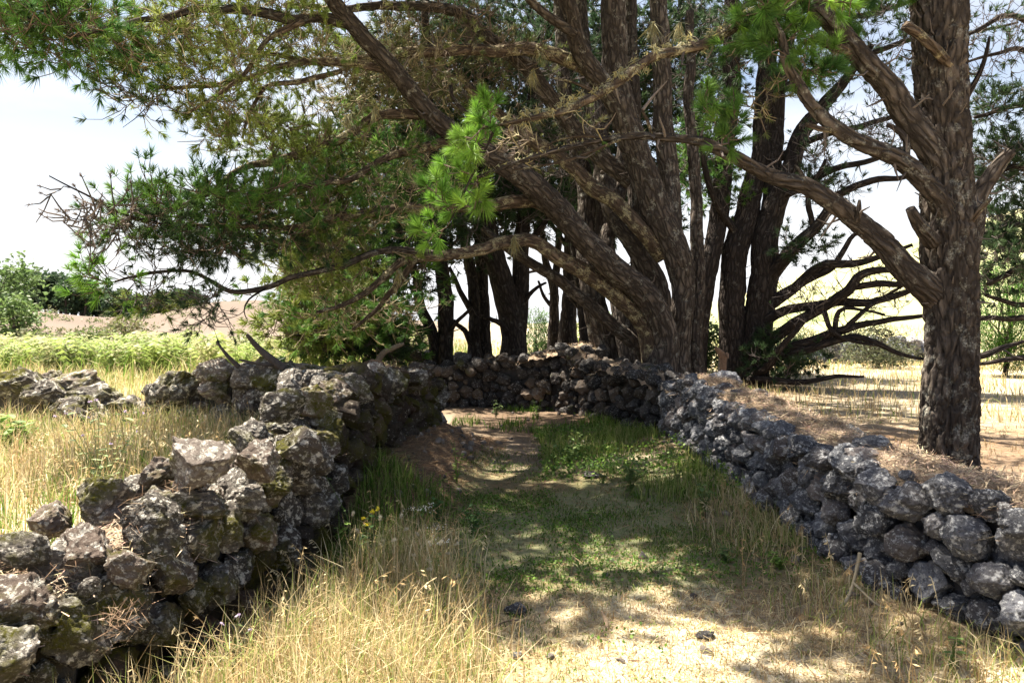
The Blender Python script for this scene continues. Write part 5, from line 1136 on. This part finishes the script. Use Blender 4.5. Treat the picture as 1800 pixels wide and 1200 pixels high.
# ---- wild oat stalks with drooping seed heads
def oats(n, spots, label, seed, hh=(.35, .6), rw=.0022):
    r = np.random.default_rng(seed); mb = MB(); p = spots(n, r); n = len(p); K = 8; t = np.linspace(0, 1, K)
    a = r.uniform(0, 6.28, n); d = np.stack([np.cos(a), np.sin(a), np.zeros(n)], -1); h = r.uniform(*hh, n)[:, None, None]
    bend = r.uniform(.1, .5, n)[:, None, None]
    poly = p[:, None] + np.array((0, 0, 1.)) * h * (t - .35 * bend[..., 0] * t ** 4)[..., None] + d[:, None] * h * bend * (t ** 2.4)[None, :, None]
    col = STRAW[r.integers(4, size=n)] * r.uniform(.8, 1.2, (n, 1))
    V, F, C = strands(poly, np.linspace(rw, rw * .5, K)[None] * np.ones((n, 1)), 3, col); mb.add(V, F, C)
    for j in range(7):
        tt = r.uniform(.62, 1.0, n); i = np.minimum((tt * (K - 1)).astype(int), K - 2); f = (tt * (K - 1) - i)[:, None]
        q = poly[np.arange(n), i] * (1 - f) + poly[np.arange(n), i + 1] * f
        dd = unit(d * .6 + r.normal(size=(n, 3)) * .5 + (0, 0, -.55)); L = r.uniform(.02, .04, n)[:, None]; sd = unit(np.cross(dd, r.normal(size=(n, 3)))) * .0045
        V = np.stack([q, q + dd * L * .5 + sd, q + dd * L, q + dd * L * .5 - sd], 1).reshape(-1, 3)
        mb.add(V, np.arange(n * 4).reshape(-1, 4), np.repeat(col * 1.1, 4, 0))
    single('oat_grass', mb.mesh('oat_grass', M['grass']), label, 'oat grass', p[0], kind='stuff')
oats(260, lambda n, r: scatter(n, -3.6, -1.9, 3.2, 7.0, r, lambda x, y: behind(x, y)), 'drooping wild oats behind the mossy wall', 301)
oats(120, lambda n, r: scatter(n, -1.6, -.2, 2.6, 5.2, r, lambda x, y: lane_(x, y)), 'drooping wild oats in front of the mossy wall', 302, (.2, .42))
oats(40, lambda n, r: scatter(n, 1.3, 2.1, 3.0, 6.0, r, lambda x, y: lane_(x, y)), 'sparse oat stalks at the foot of the grey wall', 303, (.15, .4))

# ---- single plants
def weed(name, label, base, h, n_stem, seed, leaf=.035, cols=GR, spread=.35, flower=None, group=None, leaves=9, asp=.6):
    r = np.random.default_rng(seed); e = thing(name, label, 'plant', base, group); b = np.array(base); cols = np.array(cols)
    K = 7; t = np.linspace(0, 1, K)[None, :, None]; a = r.uniform(0, 6.28, n_stem); d = np.stack([np.cos(a), np.sin(a), np.zeros(n_stem)], -1)
    hh = h * r.uniform(.55, 1, n_stem)[:, None, None]; hh[0] = h
    poly = b + np.array((0, 0, 1.)) * hh * t + d[:, None] * hh * spread * t ** 1.5 * r.uniform(.2, 1, n_stem)[:, None, None] + r.normal(size=(n_stem, K, 3)) * .004
    V, F, C = strands(poly, np.linspace(.0032, .0015, K)[None] * np.ones((n_stem, 1)), 4, np.tile(cols[0] * .9, (n_stem, 1)))
    mb = MB(); mb.add(V, F, C); part('stem', mb.mesh('stem', M['leaf'], True), e)
    mb = MB(); n = n_stem * leaves; own = np.repeat(np.arange(n_stem), leaves); f = r.uniform(.12, .98, n) * (K - 1); i = f.astype(int); w = (f - i)[:, None]
    q = poly[own, i] * (1 - w) + poly[own, np.minimum(i + 1, K - 1)] * w; an = r.uniform(0, 6.28, n); dd = unit(np.stack([np.cos(an), np.sin(an), r.uniform(-.2, .7, n)], -1))
    L = (leaf * r.uniform(.6, 1.4, n))[:, None]; sd = unit(np.cross(dd, (0, 0, 1.))) * L * asp * .5; dr = np.array((0, 0, -1.)) * L * .25
    V = np.stack([q, q + dd * L * .3 + sd * .8, q + dd * L * .65 + sd + dr * .4, q + dd * L + dr, q + dd * L * .65 - sd + dr * .4, q + dd * L * .3 - sd * .8], 1).reshape(-1, 3)
    mb.add(V, np.arange(n * 6).reshape(-1, 6)[:, [0, 1, 2, 3]], np.repeat(cols[r.integers(len(cols), size=n)] * r.uniform(.8, 1.2, (n, 1)), 6, 0)); mb.Q.append(np.arange(n * 6).reshape(-1, 6)[:, [0, 3, 4, 5]])
    part('leaves', mb.mesh('leaves', M['leaf']), e, kind='stuff')
    if flower:
        col, size, style = flower
        for k in range(n_stem):
            tip = poly[k, -1]; m = 26 if style == 'umbel' else 9
            if style == 'umbel': pp = tip + r.normal(size=(m, 3)) * (size, size, size * .15); s = np.full(m, .011)
            else: pp = np.tile(tip, (m, 1)); s = np.full(m, size)
            V, F, C = leafquads(pp, s, r, np.tile(col, (m, 1)), 0, .8); mf = MB(); mf.add(V, F, C); part('flower', mf.mesh('flower', M['leaf']), e)
    return e
def wp(u, v, z=None):
    d = EYE * FPX / (v - HV); x = (u - 900) / FPX * d; d = (EYE - H1(x, d)) * FPX / (v - HV); x = (u - 900) / FPX * d; return (x, d, H1(x, d))
LIME = [(.20, .32, .06), (.26, .36, .09), (.15, .25, .05)]; DKG = [(.06, .13, .04), (.09, .17, .05)]
YEL = ((.75, .62, .05), .02, 'ball'); WHT = ((.75, .73, .66), .035, 'umbel'); PUR = ((.52, .42, .58), .013, 'ball')
for (nm, lb, b, h, ns, lf, cl, fl, sp) in [
    ('leafy_weed', 'upright lime green weed with pale buds in front of the mossy wall', wp(598, 985), .32, 3, .04, LIME, None, .2),
    ('leafy_weed', 'leafy weed with small yellow flower heads before the dark earth bank', wp(650, 1000), .38, 4, .05, DKG, YEL, .25),
    ('leafy_weed', 'tall thin bare-stemmed weed rising against the shaded mossy wall', wp(632, 930), .62, 1, .03, GR, None, .5),
    ('umbel_plant', 'white lacy umbel flower low in the shaded verge', wp(738, 950), .26, 3, .03, DKG, WHT, .35),
    ('umbel_plant', 'second lacy white umbel just right of the first', wp(765, 985), .22, 2, .03, DKG, WHT, .3),
    ('umbel_plant', 'white umbel standing over the hare\'s-tail grass', wp(762, 1030), .26, 2, .03, GR, WHT, .2),
    ('leafy_weed', 'bright green sprouting weed at the end of the mossy wall', wp(803, 850), .42, 5, .05, LIME, None, .35),
    ('leafy_weed', 'small dark green clump at the foot of the mossy wall', wp(765, 905), .2, 4, .05, DKG, None, .4),
    ('leafy_weed', 'bushy green weed in the middle of the far lane', wp(1000, 830), .42, 9, .05, GR, None, .55),
    ('leafy_weed', 'broad-leaved green clump at the right side of the lane', wp(1110, 870), .38, 9, .07, GR, None, .6),
    ('leafy_weed', 'loose green weed leaning on the foot of the grey wall', wp(1190, 850), .45, 6, .045, GR, None, .6),
    ('leafy_weed', 'low ferny green weed beside the grey wall in dappled shade', wp(1272, 985), .10, 5, .035, GR, None, .9),
    ('leafy_weed', 'tiny bright weed patch at the foot of the grey wall', wp(1370, 990), .10, 6, .035, LIME, None, .8),
    ('leafy_weed', 'wide pale green weed where the dappled verge meets the grey wall', wp(1235, 905), .32, 7, .05, GR, None, .7),
    ('leafy_weed', 'low lime weed between the broad-leaved clump and the bushy weed', wp(1060, 850), .26, 8, .045, LIME, None, .7),
    ('leafy_weed', 'feathery dark weed in the shade right of the white umbels', wp(830, 935), .22, 7, .035, DKG, None, .6),
    ('leafy_weed', 'spindly green weed at the near foot of the grey wall', wp(1672, 1165), .22, 2, .05, GR, None, .3),
    ('leafy_weed', 'green rosette in the shaded lane near the far wall', wp(872, 735), .3, 7, .06, GR, None, .6),
    ('leafy_weed', 'yellow-green shrubby weed below the curving wall', wp(945, 738), .35, 7, .05, LIME, None, .5),
    ('fern_plant', 'yellow-green fern clump on the sunny side of the mossy wall', (-4.7, 7.0, H1(-4.7, 7.0)), .42, 12, .12, LIME, None, .7),
    ('leafy_weed', 'tall pale weed with lilac flowers above the mossy wall', (-2.55, 4.6, H1(-2.55, 4.6)), .75, 5, .05, [(.26, .31, .14), (.2, .27, .1)], PUR, .4),
    ('leafy_weed', 'grey-green thistle clump with lilac heads beside the boulders', (-2.95, 5.3, H1(-2.95, 5.3)), .6, 7, .06, [(.26, .31, .14), (.2, .27, .1)], PUR, .6),
    ('leafy_weed', 'small lilac-flowered weed in the dry grass by the wall foot', wp(410, 1190), .26, 3, .03, GR, PUR, .5)]:
    weed(nm, lb, b, h, ns, abs(hash(lb[:9] + str(b[0])[:4])) % 9999 if False else int(abs(b[0] * 1000) + b[1] * 77), lf, cl, sp, fl)

# hare's-tail grass: single fluffy heads on thin stalks
rh_ = np.random.default_rng(99)
for (u, v) in [(620, 905), (668, 912), (690, 950), (712, 930), (735, 940), (756, 957), (774, 955), (785, 972), (800, 957), (690, 1003), (752, 1000), (806, 1010), (803, 1022), (825, 1020), (848, 1025), (705, 908), (730, 975), (630, 935)]:
    d = 4.45 + rh_.uniform(-.35, .35); tip = P(u, v, d); base = np.array((tip[0] + rh_.uniform(-.12, .05), d + rh_.uniform(-.05, .05), 0)); base[2] = H1(base[0], base[1])
    e = thing('hares_tail_grass', 'fluffy white hare\'s-tail grass head on a thin stalk by the path', 'grass', base, 'hare\'s-tail grass heads beside the path')
    t = np.linspace(0, 1, 7)[:, None]; pl = base * (1 - t) + tip * t + np.array((0, 0, .05)) * np.sin(t * 3.14) + (base - tip) * np.array((1, 1, 0)) * .5 * np.sin(t * 3.14)
    V, F, C = strands(pl[None], np.full((1, 7), .0018), 4, np.array([(.40, .38, .16)])); mb = MB(); mb.add(V, F, C); part('stalk', mb.mesh('stalk', M['grass'], True), e)
    a = unit(pl[-1] - pl[-2] + (0, 0, .002)); n = 150; q = rh_.normal(size=(n, 3)); q = unit(q); c0 = tip + np.outer(rh_.uniform(-.008, .014, n), a)
    V = np.stack([c0 + q * .002 + np.cross(q, a) * .0018, c0 + q * .002 - np.cross(q, a) * .0018, c0 + q * .014 + a * .008], 1).reshape(-1, 3)
    mb = MB(); mb.add(V, np.arange(n * 3).reshape(-1, 3), np.tile((.72, .66, .52), (n * 3, 1))); part('head', mb.mesh('head', M['grass']), e)

# ------------------------------------------------------------------ loose stones, sticks and stumps
def loose_stone(label, u, v, s, key, idx, rot=0, sink=.25):
    x, y, z = wp(u, v); o = link(bpy.data.objects.new('loose_stone', STONES[key][idx])); o.location = (x, y, z + s[2] * (1 - sink)); o.scale = s; o.rotation_euler = (.1, .1, rot)
    tag(o, label, 'stone')
loose_stone('smooth grey stone lying at the edge of the path shade', 906, 1078, (.065, .045, .035), 'r', 2, .3)
loose_stone('small dark stone alone on the trodden straw', 909, 1156, (.026, .02, .02), 'r', 4)
loose_stone('half-buried grey stone in the tall dry grass', 637, 1165, (.085, .06, .05), 'r', 6, .4)
loose_stone('flat dark stone sunk in the shaded turf', 1240, 1120, (.06, .04, .018), 'f', 3, .2)
loose_stone('flat stone in the grass of the far lane', 1047, 838, (.14, .07, .03), 'f', 1, .1)

def stick(name, label, ctrl, cat='stick', sides=7, col=(.17, .125, .09), parent=None, forks=()):
    e = thing(name, label, cat, ctrl[0][:3]) if forks else None
    r = np.random.default_rng(int(abs(ctrl[0][0]) * 997)); objs = []
    for i, cc in enumerate([ctrl, *forks]):
        c = spline(cc, .02); V, F, C2, bk = tube(c[:, :3], c[:, 3], sides, 0, 8, i + 3, .3)
        cv = np.array(col) * (1 + .5 * fbm(V * 40, 3, 5)[:, None]); mb = MB(); mb.V.append(V); mb.Q.append(F); mb.T.append(C2); mb.C.append(np.clip(cv, .02, 1)); mb.n = len(V); me = mb.mesh(name, M['wood'], True)
        if e: part('stem' if i == 0 else 'fork', me, e)
        else: single(name, me, label, cat, ctrl[0][:3])
def gpt(u, v, dz, r): x, y, z = wp(u, v); return (x, y, z + dz, r)
stick('twig', 'thin curved twig on the trodden straw', [gpt(850, 1120, .01, .004), gpt(868, 1106, .018, .006), gpt(890, 1098, .02, .006), gpt(912, 1092, .012, .004)])
stick('wood_chip', 'broken pale splinter of wood by the shade edge', [gpt(1058, 1088, .05, .005), gpt(1064, 1098, .03, .011), gpt(1068, 1106, .006, .012)], 'wood', col=(.34, .24, .15))
stick('branch_stub', 'dead forked stick leaning at the foot of the grey wall', [gpt(1450, 1085, .005, .008), gpt(1485, 1058, .04, .009), (*(np.array(wp(1500, 1045)) + (0, 0, .1)), .009), (*(np.array(wp(1512, 1040)) + (0, 0, .24)), .012)], 'stick', col=(.26, .22, .15), forks=[[(*(np.array(wp(1500, 1045)) + (0, 0, .1)), .008), (*(np.array(wp(1530, 1055)) + (0, -.05, .04)), .007), (*(np.array(wp(1560, 1066)) + (0, 0, .01)), .004)]])
q0 = P(1270, 672, 9.3); stick('broken_stump', 'snapped reddish stump standing behind the grey wall', [(q0[0], q0[1], H1(q0[0], q0[1]) - .05, .05), (q0[0], q0[1], q0[2] - .1, .045), (*P(1271, 640, 9.3), .042), (*P(1270, 625, 9.3), .05), (*P(1258, 611, 9.25), .02)], 'stump', 10, (.16, .10, .065), forks=[[(*P(1272, 632, 9.3), .03), (*P(1278, 622, 9.28), .022), (*P(1280, 630, 9.2), .006)]])
stick('dead_branch', 'dark broken branch jutting up from the short wall', [(*P(500, 648, 8.1), .05), (*P(478, 632, 8.05), .045), (*P(455, 612, 8.0), .035), (*P(434, 588, 7.9), .02)], 'branch', 9, (.075, .062, .055), forks=[[(*P(490, 640, 8.1), .03), (*P(460, 640, 8.0), .02), (*P(420, 632, 7.9), .012)]])
stick('dead_branch', 'thin dark stick slanting off the short wall', [(*P(420, 645, 8.3), .03), (*P(400, 625, 8.25), .022), (*P(380, 600, 8.2), .010)], 'branch', 7, (.075, .062, .055))
stick('dead_branch', 'pale bare branch rising behind the mossy wall end', [(*P(660, 645, 13.5), .07), (*P(672, 622, 13.5), .06), (*P(690, 612, 13.5), .05), (*P(710, 604, 13.5), .03)], 'branch', 8, (.16, .13, .11))
for i, rows in enumerate([[(1520, 778, 6.3), (1545, 785, 6.1), (1570, 790, 6.0)], [(1600, 808, 5.9), (1570, 800, 6.1), (1530, 772, 6.6)], [(1710, 822, 6.0), (1750, 826, 6.0), (1800, 824, 6.1)], [(1725, 838, 5.7), (1760, 850, 5.6), (1800, 846, 5.6)]]):
    stick('fallen_twig', ['short grey twig on the litter left of the lone trunk', 'long grey twig lying against the wall back by the lone trunk', 'bleached twig on the litter right of the lone trunk', 'crooked bleached twig nearest the wall right of the lone trunk'][i], [(*(lambda q: (q[0], q[1], H1(q[0], q[1]) + .03))(P(*r_)), .012 - .003 * k) for k, r_ in enumerate(rows)], 'stick', 6, (.30, .26, .22))
print('done')
